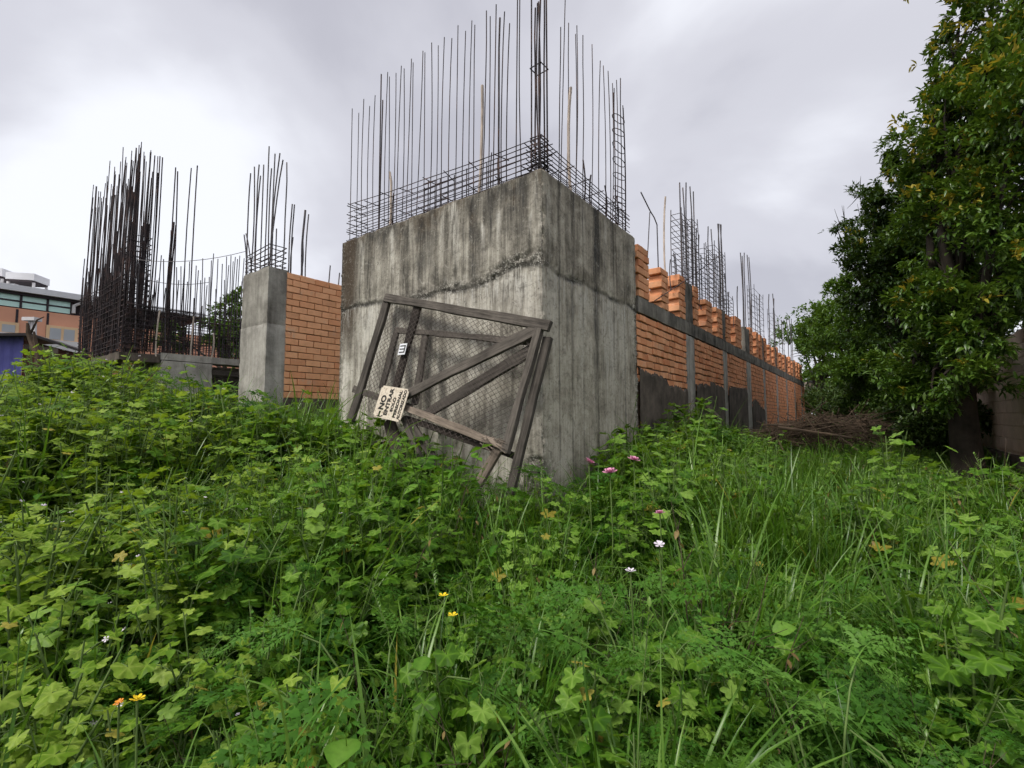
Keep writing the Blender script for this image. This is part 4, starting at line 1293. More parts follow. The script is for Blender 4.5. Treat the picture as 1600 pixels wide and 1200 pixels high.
for p, q in ((a, bb), (bb, cc_)):
    b.add([p, q, q + up, p + up, p - Vector((0, 0, .07)), q - Vector((0, 0, .07)), q + up - Vector((0, 0, .07)), p + up - Vector((0, 0, .07))], [(0, 1, 2, 3), (7, 6, 5, 4), (0, 4, 5, 1), (1, 5, 6, 2), (2, 6, 7, 3), (3, 7, 4, 0)])
b.build('roof', M['roof_dark'], shed)
b = MB(); p0 = at(38, 537, SY); p1 = at(87, 545, SY + .8)
b.add([p0, p1, p1 - Vector((0, 0, .14)), p0 - Vector((0, 0, .14)), p0 + Vector((.02, .06, 0)), p1 + Vector((.02, .06, 0)), p1 + Vector((.02, .06, -.14)), p0 + Vector((.02, .06, -.14))],
      [(0, 3, 2, 1), (0, 1, 5, 4), (3, 7, 6, 2), (4, 5, 6, 7), (0, 4, 7, 3), (1, 2, 6, 5)])
b.build('lintel_board', M['wood_pale'], shed)
# pale post with bracket
post = empty('roof_post', at(50, 525, 13.6))
tag(post, 'white twin-tube post with flat cap rising behind the shed roof', 'post')
b = MB()
for x in (46.5, 51, 55): b.tube([at(x, 545, 13.6), at(x, 500, 13.6)], .035, 8)
b.build('tube', M['offwhite'], post)
b = MB(); p = at(50.5, 499, 13.6); b.box(-.19, .17, -.12, .12, -.05, .05, Matrix.Translation(p)); b.build('cap', M['offwhite'], post)
# bare forked stump in front
stump = empty('dead_sapling', at(58, 575, 11.5))
tag(stump, 'bare forked sapling trunk in front of the brown shed wall', 'sapling')
b = MB()
b.tube([at(62, 590, 11.5), at(60, 555, 11.5), at(52, 540, 11.5), at(44, 520, 11.5), at(43, 505, 11.5)], [.09, .08, .07, .05, .03], 7)
b.build('trunk', M['twig'], stump)
b = MB(); b.tube([at(58, 552, 11.5), at(55, 530, 11.5), at(53, 518, 11.5)], [.05, .04, .02], 6); b.tube([at(46, 524, 11.5), at(58, 500, 11.5), at(69, 495, 11.5)], [.03, .02, .01], 5)
b.build('branch', M['twig'], stump)

# ------------------------------------------------------------------ boundary wall on the right
bwl = -4.6
bw = empty('boundary_wall', P(8, bwl, 0), 0)
tag(bw, 'beige block boundary wall half hidden behind the dark trees', 'wall')
MBw = Matrix.Translation(P(0, bwl, 0)) @ Matrix.Rotation(RZ, 4, 'Z')
M['beige'] = mat_cast('beige_block_wall', (.80, .64, .51), (.60, .47, .37), .4)
M['plinth'] = mat_cast('damp_wall_plinth', (.16, .135, .115), (.05, .043, .037), .4)
ztop_bw = 2.75
nb = 0
zc_ = .95
while zc_ < ztop_bw:
    x = 3.0 - (.2 if nb % 2 else 0)
    while x < 15:
        b_ = brick_of(.392, .14, .192, M['beige'], 3)
        link('block', b_, bw, MBw @ Matrix.Translation((x + .2, .0 + random.uniform(-.003, .003), zc_ + .1)))
        x += .4
    zc_ += .2; nb += 1
b = MB(); b.box(2.5, 30, -.10, .045, -.2, ztop_bw, MBw); b.build('mortar', M['beige'], bw)
rough_part('plinth', M['plinth'], bw, (2.5, 15, -.05, .13, -.2, .72), MBw, .3, .01, 4)
rough_part('ledge', M['plaster'], bw, (2.5, 15, -.05, .19, .722, .90), MBw, .3, .01, 5)

# ------------------------------------------------------------------ leaves in bulk
def leaf_cloud(name, cen, axis_, nrm, length, width, mats, mat_idx, tint, parent=None, fold=.18, droop=.15, loc=None):
    """one mesh of leaf blades: each 2 x 2 quads, folded along the midrib and drooping at the tip"""
    n = len(cen)
    ax = axis_ / np.linalg.norm(axis_, axis=1, keepdims=True)
    nn = nrm - ax * (nrm * ax).sum(1, keepdims=True)
    nn /= np.maximum(np.linalg.norm(nn, axis=1, keepdims=True), 1e-6)
    sd = np.cross(ax, nn)
    L = length[:, None]; W = width[:, None]
    rows = []
    for t, w, d in ((0.0, .12, 0), (.38, 1.0, .01), (.72, .72, .4), (1.0, .04, 1.0)):
        c = cen + ax * L * t - nn * L * droop * d
        if t in (0.0, 1.0):
            rows += [c]
        else:
            rows += [c + sd * W * w * .5 + nn * W * fold * w, c, c - sd * W * w * .5 + nn * W * fold * w]
    V = np.stack(rows, 1)                       # n x 8 x 3
    base = (np.arange(n) * 8)[:, None]
    tri = np.array([[0, 1, 2], [0, 2, 3], [4, 7, 5], [5, 7, 6]])
    quad = np.array([[1, 4, 5, 2], [2, 5, 6, 3]])
    T = (base[:, None, :] + tri[None]).reshape(-1)
    Q = (base[:, None, :] + quad[None]).reshape(-1)
    me = bpy.data.meshes.new(name)
    me.vertices.add(n * 8); me.vertices.foreach_set('co', V.reshape(-1).astype(np.float32))
    nt, nq = n * 4, n * 2
    me.loops.add(nt * 3 + nq * 4)
    me.loops.foreach_set('vertex_index', np.concatenate([T, Q]).astype(np.int32))
    me.polygons.add(nt + nq)
    ls = np.concatenate([np.arange(nt) * 3, nt * 3 + np.arange(nq) * 4])
    me.polygons.foreach_set('loop_start', ls.astype(np.int32))
    for m in mats: me.materials.append(m)
    mi = np.concatenate([np.repeat(mat_idx, 4), np.repeat(mat_idx, 2)])
    me.polygons.foreach_set('material_index', mi.astype(np.int32))
    me.polygons.foreach_set('use_smooth', np.ones(nt + nq, bool))
    a = me.attributes.new('tint', 'FLOAT', 'POINT')
    a.data.foreach_set('value', np.repeat(tint, 8).astype(np.float32))
    me.update(calc_edges=True)
    return link(name, me, parent)
def rdir(n, rng=RNG):
    v = rng.normal(size=(n, 3)); return v / np.linalg.norm(v, axis=1, keepdims=True)
def limb_path(a, b_, bend=.15, n=6):
    a = Vector(a); b_ = Vector(b_); L = (b_ - a).length
    o = Vector((random.uniform(-1, 1), random.uniform(-1, 1), random.uniform(-.2, .8))) * bend * L
    return [a.lerp(b_, t) + o * (4 * t * (1 - t)) * .5 for t in np.linspace(0, 1, n)]
def make_tree(name, label, base, trunk_h, trunk_r, blobs, n_ros, leaf_l, leaf_w, mats, young=0.0, per=7, lean=(0, 0), group=None, spread=.6, up=.35, inner=.4):
    root = empty(name, base)
    tag(root, label, 'tree', group)
    b = MB()
    base = Vector(base); top = base + Vector((lean[0], lean[1], trunk_h))
    path = limb_path(base - Vector((0, 0, .3)), top, .06, 7)
    b.tube(path, [trunk_r * (1.25 - .55 * i / 6) for i in range(7)], 10)
    for c, r in blobs:
        c = Vector(c)
        j = path[random.randint(3, 6)]
        pth = limb_path(j, c, .15, 6)
        b.tube(pth, [trunk_r * .45 * (1 - .8 * i / 5) for i in range(6)], 7)
        for q in range(5):
            e = c + Vector(rdir(1)[0]) * max(r) * .75
            b.tube(limb_path(pth[random.randint(3, 5)], e, .2, 4), [trunk_r * .16, trunk_r * .12, trunk_r * .08, trunk_r * .03], 5)
    b.build('trunk', M['bark'], root, smooth=True)
    cen = []; out = []
    vol = [r[0] * r[1] + r[1] * r[2] for _, r in blobs]
    tot = sum(vol)
    for (c, r), v in zip(blobs, vol):
        k = int(n_ros * v / tot)
        d = rdir(k)
        # gather the rosettes in clumps so that the outline is uneven
        ncl = max(5, k // 26)
        cd = rdir(ncl)
        pick = RNG.integers(0, ncl, k)
        d = cd[pick] + d * .30
        d /= np.linalg.norm(d, axis=1, keepdims=True)
        clr = (1.0 + np.clip(RNG.normal(0, .15, ncl), -.3, .2))[pick]
        rad = clr * np.where(RNG.random(k) < inner, RNG.uniform(.25, .85, k), RNG.uniform(.82, 1.06, k))
        p = np.array(c) + d * np.array(r) * rad[:, None]
        cen.append(p); out.append(d)
    cen = np.concatenate(cen); out = np.concatenate(out)
    n = len(cen)
    isy = (RNG.random(n) < young * np.clip((cen[:, 2] - base.z) / 3.0, .25, 1.6)) & (out[:, 2] > -.3)
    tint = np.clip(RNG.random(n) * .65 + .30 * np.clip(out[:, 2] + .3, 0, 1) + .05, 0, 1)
    C = np.repeat(cen, per, 0); O = np.repeat(out, per, 0)
    N = len(C)
    A = O * spread + rdir(N) * .8 + np.array([0, 0, up * .4])
    NR = np.array([0, 0, 1.0]) + rdir(N) * .45
    C = C + rdir(N) * leaf_l * .35
    ln = leaf_l * RNG.uniform(.45, 1.25, N); wd = leaf_w * RNG.uniform(.7, 1.2, N)
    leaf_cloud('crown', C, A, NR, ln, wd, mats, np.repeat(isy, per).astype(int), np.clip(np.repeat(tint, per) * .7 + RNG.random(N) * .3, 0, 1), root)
    return root
def blob(px, py, Y, r, sq=(1, 1, .9)):
    p = at(px, py, Y); return (tuple(p), (r * sq[0], r * sq[1], r * sq[2]))
random.seed(21)
tb = at(1517, 690, 6.8); tb.z = gz(tb.x, tb.y)
make_tree('loquat_tree', 'big dark loquat tree with yellow young leaves beside the boundary wall', tb, 2.6, .17,
          [blob(1590, 20, 6.6, 1.0), blob(1545, 110, 6.6, .78), blob(1500, 130, 6.8, .42), blob(1590, 180, 6.0, .9), blob(1500, 235, 6.8, .85), blob(1450, 250, 7.2, .42), blob(1580, 320, 6.2, .9), blob(1490, 350, 6.8, .8),
           blob(1560, 430, 6.3, .75), blob(1490, 460, 6.6, .65), blob(1690, 120, 6.6, 1.3), blob(1690, 350, 6.6, 1.2), blob(1480, 570, 7.2, .55), blob(1560, -90, 6.8, .9), blob(1540, 540, 7.6, .4), blob(1470, 600, 6.9, .5), blob(1430, 560, 7.3, .5), blob(1520, 500, 6.3, .5), blob(1440, 470, 7.2, .45), blob(1560, 595, 6.4, .22), blob(1500, 30, 7.2, .35), blob(1480, 180, 7.0, .4), blob(1445, 610, 7.4, .5), blob(1405, 570, 8.0, .55), blob(1505, 590, 6.3, .38), blob(1530, 520, 6.2, .42)],
          8600, .118, .040, [M['loquat'], M['loquat_young']], .09, 7)
# hanging sprays of young leaves low on the loquat are part of the crown; next tree behind
tb = at(1445, 668, 9.5); tb.z = gz(tb.x, tb.y)
make_tree('broadleaf_tree', 'dark green broadleaf tree behind the loquat, middle of the row', tb, 2.4, .16,
          [blob(1430, 330, 9.2, .95), blob(1400, 400, 9.2, .85), blob(1460, 420, 9.0, 1.1), blob(1420, 500, 9.4, 1.0), blob(1370, 440, 9.6, .7), blob(1480, 280, 9.5, .9), blob(1450, 580, 9.2, .8), blob(1420, 240, 9.6, .45), blob(1385, 330, 9.4, .45)],
          4200, .12, .050, [M['tree_dark'], M['loquat_young']], .015, 8)
tb = at(1395, 655, 11.5); tb.z = gz(tb.x, tb.y)
make_tree('feathery_tree', 'slender tree with loose feathery branches reaching out over the brick wall', tb, 3.6, .09,
          [blob(1345, 302, 11, .42, (1.3, .8, .28)), blob(1320, 352, 11, .48, (1.4, .8, .25)), blob(1365, 330, 11, .45, (1.2, 1, .5)), blob(1322, 388, 11.2, .33, (1.2, .8, .3)), blob(1360, 390, 11.2, .6, (1, 1, .7)), blob(1330, 420, 11.3, .4, (1.2, 1, .45)), blob(1306, 355, 11, .2, (1.6, .8, .3))],
          420, .11, .026, [M['tree_dark'], M['loquat_young']], .0, 6, inner=.6)
tb = at(1350, 652, 13.5); tb.z = gz(tb.x, tb.y)
make_tree('light_green_tree', 'lighter green bushy tree leaning over the alley, middle of the row', tb, 1.6, .12,
          [blob(1335, 520, 13, .95), blob(1370, 560, 12.5, .9), blob(1300, 510, 14, .8), blob(1340, 590, 12.6, .75), blob(1400, 590, 12, .8), blob(1325, 460, 13.6, .65), blob(1370, 470, 13, .9), blob(1400, 530, 12, .8)],
          3600, .13, .050, [M['tree_fine'], M['loquat_young']], .0, 7)
tb = at(1285, 640, 24); tb.z = gz(tb.x, tb.y)
make_tree('far_alley_tree', 'distant green tree closing the far end of the alley', tb, 3.0, .2,
          [blob(1290, 520, 24, 1.9), blob(1268, 540, 25, 1.5), blob(1300, 570, 23, 1.6), blob(1280, 500, 25, 1.3), blob(1256, 545, 27, .9), blob(1330, 560, 24, 2), blob(1285, 600, 33, 1.8), blob(1266, 612, 33, 1.2), blob(1300, 620, 30, 1.4)],
          2600, .22, .10, [M['tree_fine'], M['tree_fine']], .0, 6)
tb = at(358, 560, 19); tb.z = gz(tb.x, tb.y)
make_tree('round_tree', 'round green tree showing between the thin rebar and the slim column', tb, 2.0, .14,
          [blob(362, 515, 19, 1.0), blob(345, 525, 19, .7), blob(380, 490, 19, 1.0), blob(372, 540, 18.6, .9), blob(265, 525, 19.5, .55), blob(285, 530, 19.5, .5)],
          1500, .17, .08, [M['tree_fine'], M['tree_fine']], .0, 6)
tb = at(1520, 640, 14); tb.z = gz(tb.x, tb.y)
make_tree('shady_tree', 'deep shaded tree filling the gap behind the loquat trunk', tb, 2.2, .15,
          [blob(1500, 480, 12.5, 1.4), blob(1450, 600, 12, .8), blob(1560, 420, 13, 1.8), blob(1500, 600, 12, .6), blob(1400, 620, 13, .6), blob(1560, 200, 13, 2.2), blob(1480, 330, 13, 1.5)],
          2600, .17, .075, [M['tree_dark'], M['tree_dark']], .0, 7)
# dark undergrowth below the trees
def shrub_mass(name, label, spots, n, leaf_l, leaf_w, mat):
    cen = []; out = []
    for (px, py, Y, r) in spots:
        p = at(px, py, Y); k = n // len(spots)
        d = rdir(k); cen.append(np.array(p) + d * np.array((r * 1.3, r, r * .8)) * RNG.uniform(.4, 1.05, (k, 1))); out.append(d)
    C = np.repeat(np.concatenate(cen), 5, 0); O = np.repeat(np.concatenate(out), 5, 0); N = len(C)
    o = leaf_cloud(name, C + rdir(N) * .05, O * .5 + rdir(N), np.array([0, 0, 1.0]) + rdir(N) * .5, leaf_l * RNG.uniform(.6, 1.2, N), leaf_w * RNG.uniform(.7, 1.2, N), [mat], np.zeros(N, int), RNG.random(N))
    tag(o, label, 'undergrowth', kind='stuff')
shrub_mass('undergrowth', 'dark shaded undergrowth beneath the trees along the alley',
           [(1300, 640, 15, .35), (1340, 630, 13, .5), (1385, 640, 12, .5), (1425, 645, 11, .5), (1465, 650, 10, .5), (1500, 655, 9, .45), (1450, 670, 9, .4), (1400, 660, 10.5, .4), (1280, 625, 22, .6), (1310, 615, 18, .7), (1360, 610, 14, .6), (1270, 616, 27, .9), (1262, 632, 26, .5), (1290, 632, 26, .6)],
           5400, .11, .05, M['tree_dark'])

hc = np.array([tuple(at(px_, 636 - q * 14, 42)) for px_ in np.arange(1225, 1345, 6) for q in range(-1, 4)])
hc = np.repeat(hc, 60, 0) + RNG.normal(0, .45, (len(hc) * 60, 3)); hN = len(hc)
hedge = empty('far_hedge', (hc[:, 0].mean(), hc[:, 1].mean(), .9)); tag(hedge, 'dark hedge closing the far end of the alley beyond the logs', 'hedge')
leaf_cloud('foliage', hc, rdir(hN), rdir(hN) + np.array([0, 0, .6]), RNG.uniform(.2, .4, hN), RNG.uniform(.1, .2, hN), [M['tree_dark']], np.zeros(hN, int), RNG.random(hN), hedge)
# pile of pale cut logs at the alley's end
logs = empty('log_pile', at(1274, 622, 30))
tag(logs, 'pale cut logs stacked at the far end of the alley', 'log pile')
lb = MB(); lb.tube([(0, -.5, 0), (0, .5, 0)], .22, 9); lm = lb.make('log', M['wood_pale'])
for i in range(4):
    for j in range(4 - i // 2):
        p = at(1261 + j * 7.5 + (i % 2) * 3, 622 - i * 7.2, 30)
        link('log', lm, logs, Matrix.Translation(p) @ Matrix.Rotation(random.uniform(-.5, .5), 4, 'Z') @ Matrix.Scale(random.uniform(.6, 1.0), 4))

# ------------------------------------------------------------------ brush pile
brush = empty('brush_pile', at(1285, 680, 8.6))
tag(brush, 'heap of dead brown branches and twigs on the grass before the trees', 'brush pile')
tw = MB()
for i in range(620):
    u = random.random()
    px = 1195 + u * 170; hgt = 18 * math.sin(math.pi * (.12 + u * .78)) + 7
    py = 690 - random.random() * (hgt + 22 * u)
    Y = random.uniform(7.9, 9.3)
    p = at(px, py, Y)
    d = Vector((random.gauss(0, 1), random.gauss(0, .5), random.gauss(0, .28))).normalized() * random.uniform(.15, .55)
    tw.tube([p - d, p + Vector((0, 0, random.uniform(-.04, .08))), p + d], [.007, .006, .002], 4, cap=False)
o = tw.build('twig', M['twig'], brush); tag(o, kind='stuff')
for (a, bb, r_) in (((1190, 664, 8.3), (1292, 666, 8.0), .022), ((1215, 668, 7.7), (1330, 684, 7.6), .028), ((1200, 690, 7.9), (1240, 668, 8.2), .02), ((1250, 676, 7.8), (1345, 662, 8.2), .016)):
    b = MB(); b.tube(limb_path(at(*a), at(*bb), .06, 7), [r_ * (1 - .06 * i) for i in range(7)], 6); b.build('branch', M['twig'], brush)
b = MB(); b.tube(limb_path(at(1095, 624, 8.0), at(1124, 655, 7.6), .08, 5), [.02, .025, .03, .035, .04], 6)
so = b.build('broken_stick', M['wood_dark']); tag(so, 'dark broken stick poking up before the plastered wall foot', 'stick')

# ------------------------------------------------------------------ weeds: leaf shapes and plant builders
def lobed_leaf(lobes=5, depth=.26, seed=0, cup=.10):
    """round palmate leaf, radius 1, stalk at the notch; pleated along the lobes"""
    rnd = random.Random(seed)
    N = lobes * 6
    vs = [(0, .08, 0)]; inner = []; rim = []
    for i in range(N + 1):
        t = -2.72 + 5.44 * i / N
        ph = (t + 2.72) / 5.44 * lobes * 2 * math.pi
        lob = .5 - .5 * math.cos(ph)
        r = (1 - depth) + depth * lob ** .8 + rnd.uniform(-.035, .035)
        r *= .90 + .10 * math.cos(t * .5)
        x, y = math.sin(t) * r, math.cos(t) * r
        zz = cup * r * r * (-.7) + .07 * (lob - .5) + rnd.uniform(-.025, .025)
        rim.append((x, y, zz)); inner.append((x * .5, y * .5 + .04, .05 * (lob - .5) + cup * .10))
    vs += inner + rim
    n1 = N + 1; fs = []
    for i in range(N):
        fs.append((0, 1 + i, 2 + i))
        fs.append((1 + i, 1 + n1 + i, 2 + n1 + i, 2 + i))
    vein = [.5] + [.45 if i % 6 == 3 else -.12 for i in range(N + 1)] + [.28 if i % 6 == 3 else -.10 for i in range(N + 1)]
    return np.array(vs), [tuple(reversed(f)) for f in fs], np.array(vein)
def ovate_leaf(w=.55, droop=.25):
    vs = []; fs = []
    prof = [(0, .05), (.15, .55), (.38, 1.0), (.62, .86), (.84, .45), (1.0, .02)]
    for t, k in prof:
        z = -droop * t * t
        vs += [(-w * .5 * k, t, z + .12 * k * w), (0, t, z), (w * .5 * k, t, z + .12 * k * w)]
    for i in range(len(prof) - 1):
        a = i * 3
        fs += [(a, a + 1, a + 4, a + 3), (a + 1, a + 2, a + 5, a + 4)]
    return np.array(vs), fs, np.array([-.05, .4, -.05] * len(prof))
def blade(L, w, arch, seed, segs=7):
    rnd = random.Random(seed)
    vs = []; fs = []
    y = z = 0.0; ang = rnd.uniform(.02, .25)
    tw = rnd.uniform(-.5, .5)
    for i in range(segs + 1):
        t = i / segs
        ww = w * (1 - t) ** .55 * (.65 + .35 * min(1, t * 5)) if i < segs else .0006
        c, s = math.cos(tw * t), math.sin(tw * t)
        vs += [(-ww * c, y, z + ww * s * .5 + ww * .25), (0, y, z), (ww * c, y, z - ww * s * .5 + ww * .25)]
        ang += arch / segs * (.35 + 1.5 * t)
        y += math.sin(ang) * L / segs; z += math.cos(ang) * L / segs
    for i in range(segs):
        a = i * 3
        fs += [(a, a + 1, a + 4, a + 3), (a + 1, a + 2, a + 5, a + 4)]
    return np.array(vs), fs, np.array([0, .22, 0] * (segs + 1))
def frond(seed, pairs=7):
    """broad, soft, twice-divided leaf of unit length along +Y (hemlock or chervil like)"""
    rnd = random.Random(seed)
    vs = []; fs = []; tn = []
    def seg(p, d, n, L, w):
        s = d.cross(n).normalized()
        b = len(vs)
        vs.extend([p, p + d * L * .38 + s * w, p + d * L * .50 + s * w * .35, p + d * L - n * L * .18, p + d * L * .46 - s * w * .35, p + d * L * .34 - s * w])
        fs.extend([(b, b + 1, b + 2, b + 4), (b, b + 4, b + 5), (b + 2, b + 3, b + 4)])
        k = rnd.uniform(-.2, .2); tn.extend([k - .2, k, k, k + .25, k, k])
    bend = rnd.uniform(-.15, .15)
    def spine(t): return Vector((bend * t * t, t, .16 * math.sin(t * 2.6) - .34 * t * t))
    b = len(vs)
    for i in range(7):
        p = spine(i / 6); w = .007 * (1 - i / 7)
        vs.extend([p + Vector((w, 0, 0)), p - Vector((w, 0, 0))]); tn.extend([.3, .3])
    for i in range(6): fs.append((b + 2 * i, b + 2 * i + 1, b + 2 * i + 3, b + 2 * i + 2))
    for i in range(pairs):
        t = .20 + .76 * (i / pairs) ** .92
        pl = .48 * (1 - t) ** .7 + .05
        for sgn in (-1, 1):
            p = spine(min(1, t + rnd.uniform(-.03, .03)))
            d = Vector((sgn * 1.0, rnd.uniform(.4, .9), rnd.uniform(-.3, .35))).normalized()
            n = Vector((rnd.uniform(-.5, .5), rnd.uniform(-.5, .5), 1)).normalized()
            L = pl * rnd.uniform(.75, 1.1)
            m = max(2, int(L / .05))
            for k in range(m):
                q = p + d * L * (k + .55) / m - Vector((0, 0, .28 * L * (k / m) ** 2))
                l1 = .12 * (1 - .55 * k / m) * (.5 + .6 * (1 - t)) * rnd.uniform(.7, 1.25)
                for s2 in (-1, 1):
                    dd = (d * rnd.uniform(.4, .9) + Vector((-d.y, d.x, 0)) * s2 * .9 + Vector((0, 0, rnd.uniform(-.4, .35)))).normalized()
                    nn = (n + Vector((rnd.uniform(-.5, .5), rnd.uniform(-.5, .5), 0))).normalized()
                    seg(q, dd, nn, l1, l1 * .26)
                    if l1 > .06:
                        for s3 in (-1, 1):
                            d3 = (dd * .7 + dd.cross(nn) * s3 * .8).normalized()
                            seg(q + dd * l1 * .35, d3, nn, l1 * .5, l1 * .14)
            seg(p + d * L * .93, d, n, .09, .022)
    seg(spine(.95), Vector((0, 1, -.4)).normalized(), Vector((0, 0, 1)), .12, .03)
    return np.array([tuple(v) for v in vs]), fs, np.array(tn)
def flower(petals, seed, cup=.3):
    vs = [(0, 0, 0)]; fs = []
    for i in range(petals):
        a = 2 * math.pi * i / petals
        for da, r, z in ((-.42, .75, cup * .7), (-.2, 1.0, cup), (.2, 1.0, cup), (.42, .75, cup * .7)):
            vs.append((math.cos(a + da) * r, math.sin(a + da) * r, z))
        b = 1 + i * 4
        fs.append((0, b, b + 1, b + 2, b + 3))
    return np.array(vs), fs
class Plant:
    """a list of leaves (shape, matrix, material slot, tint) and stems"""
    def __init__(self): self.leaves = []; self.stems = []
    def leaf(self, shape, Mx, slot=0, tint=None): self.leaves.append((shape, Mx, slot, random.random() if tint is None else tint))
    def stem(self, pts, r0, r1): self.stems.append((pts, r0, r1))
    def bake(self, name, mats):
        V = []; F = []; MI = []; T = []; nb = 0
        for sh_, Mx, slot, ti in self.leaves:
            vs, fs = sh_[0], sh_[1]
            m = np.array(Mx)
            V.append(vs @ m[:3, :3].T + m[:3, 3]); T += (ti + (sh_[2] if len(sh_) > 2 else np.zeros(len(vs)))).tolist()
            F += [tuple(i + nb for i in f) for f in fs]; MI += [slot] * len(fs)
            nb += len(vs)
        b = MB()
        for pts, r0, r1 in self.stems:
            k = len(pts); b.tube(pts, [r0 + (r1 - r0) * i / (k - 1) for i in range(k)], 4, cap=False)
        if b.v:
            V.append(np.array(b.v)); T += [.4] * len(b.v); F += [tuple(i + nb for i in f) for f in b.f]; MI += [len(mats) - 1] * len(b.f)
        V = np.concatenate(V)
        me = bpy.data.meshes.new(name)
        me.from_pydata(V.tolist(), [], F)
        for m in mats: me.materials.append(m)
        me.polygons.foreach_set('material_index', MI)
        me.polygons.foreach_set('use_smooth', [True] * len(F))
        a = me.attributes.new('tint', 'FLOAT', 'POINT'); a.data.foreach_set('value', np.array(T, np.float32))
        me.update()
        return me
MAL = [lobed_leaf(5, .24, 1), lobed_leaf(5, .34, 2), lobed_leaf(7, .24, 3), lobed_leaf(5, .30, 4, .2)]
OVA = [ovate_leaf(.55, .2), ovate_leaf(.7, .35), ovate_leaf(.45, .15)]
FRO = [frond(s) for s in range(6)]
FLW = flower(5, 0)
def leaf_matrix(p, out, tilt, size, roll=0.0):
    """leaf at p, pointing along out (horizontal), tipped down by tilt"""
    a = math.atan2(-out.x, out.y)
    return Matrix.Translation(p) @ Matrix.Rotation(a, 4, 'Z') @ Matrix.Rotation(-tilt, 4, 'X') @ Matrix.Rotation(roll, 4, 'Y') @ Matrix.Scale(size, 4)
def mallow(rnd, h=1.0, leaf=.055, stems=4, flowers=0, dry=0.0025):
    pl = Plant()
    for s in range(stems):
        a = rnd.uniform(0, 6.28); lean = rnd.uniform(.05, .34)
        d = Vector((math.cos(a), math.sin(a), 0)); H = h * rnd.uniform(.7, 1.05)
        pts = [d * (.02 + lean * H * t ** 1.5) + Vector((0, 0, H * t)) for t in (0, .3, .6, .85, 1)]
        pl.stem(pts, .006, .003)
        nl = rnd.randint(7, 10)
        for i in range(nl):
            t = .22 + .78 * (i + rnd.random() * .6) / nl; t = min(t, 1)
            k = t * 4; j = min(3, int(k)); p = pts[j].lerp(pts[j + 1], min(1, k - j)) if False else d * (.02 + lean * H * t ** 1.5) + Vector((0, 0, H * t))
            b = rnd.uniform(0, 6.28); o = Vector((math.cos(b), math.sin(b), 0))
            pe = leaf * rnd.uniform(1.0, 2.3) * (1.15 - .5 * t)
            q = p + o * pe + Vector((0, 0, pe * rnd.uniform(.3, .8)))
            pl.stem([p, p.lerp(q, .5) + Vector((0, 0, .01)), q], .0022, .0015)
            pl.leaf(rnd.choice(MAL), leaf_matrix(q, o, rnd.uniform(.0, .6), leaf * rnd.uniform(.65, 1.15) * (1.15 - .35 * t), rnd.gauss(0, .25)), 1 if rnd.random() < dry * (1.6 - t) else 0, rnd.random())
        for f in range(flowers):
            if rnd.random() < .6:
                q = pts[4] + Vector((rnd.gauss(0, .03), rnd.gauss(0, .03), rnd.uniform(-.08, .02)))
                pl.leaf(FLW, Matrix.Translation(q) @ Euler((rnd.gauss(0, .5), rnd.gauss(0, .5), 0)).to_matrix().to_4x4() @ Matrix.Scale(.011, 4), 2, .5)
    return pl
def grass(rnd, h=.7, n=34, w=.0072, spread=.12, arch=2.3):
    pl = Plant()
    for i in range(n):
        a = rnd.uniform(0, 6.28); rr = spread * math.sqrt(rnd.random())
        p = Vector((math.cos(a) * rr, math.sin(a) * rr, 0))
        L = h * rnd.uniform(.5, 1.15)
        pl.leaf(blade(L, w * rnd.uniform(.7, 1.35), rnd.uniform(.3, arch) * rnd.uniform(.5, 1.1), rnd.random()), Matrix.Translation(p) @ Matrix.Rotation(a - 1.57 + rnd.gauss(0, .7), 4, 'Z'), 1 if rnd.random() < .006 else 0, rnd.random())
    for i in range(rnd.randint(0, 2)):
        a = rnd.uniform(0, 6.28); d = Vector((math.cos(a), math.sin(a), 0)); H = h * rnd.uniform(1.0, 1.3); le = rnd.uniform(.1, .3)
        pts = [d * le * H * u * u + Vector((0, 0, H * u)) for u in (0, .35, .7, 1)]
        pl.stem(pts, .0022, .0012)
        for k in range(9):
            q = pts[3].lerp(pts[2], k * .06); b = rnd.uniform(0, 6.28)
            pl.leaf(OVA[2], leaf_matrix(q, Vector((math.cos(b), math.sin(b), 0)), -1.0, .022), 0, .8)
    return pl
def fern(rnd, h=.45, n=9, L=.34):
    pl = Plant()
    for i in range(n):
        a = i * 2.4 + rnd.uniform(-.3, .3); o = Vector((math.cos(a), math.sin(a), 0))
        t = .30 + .70 * (i + 1) / n
        e = Vector((0, 0, h * t * rnd.uniform(.8, 1.05))) + o * rnd.uniform(.08, .18)
        pl.stem([o * .03 * u + e * u + Vector((0, 0, .10 * math.sin(u * 3.1))) for u in (0, .25, .5, .75, 1)], .0032, .0016)
        pl.leaf(rnd.choice(FRO), leaf_matrix(e, o, rnd.uniform(-.45, .4), L * rnd.uniform(.6, 1.1) * (1.15 - .3 * t), rnd.gauss(0, .35)), 0, rnd.random())
    return pl
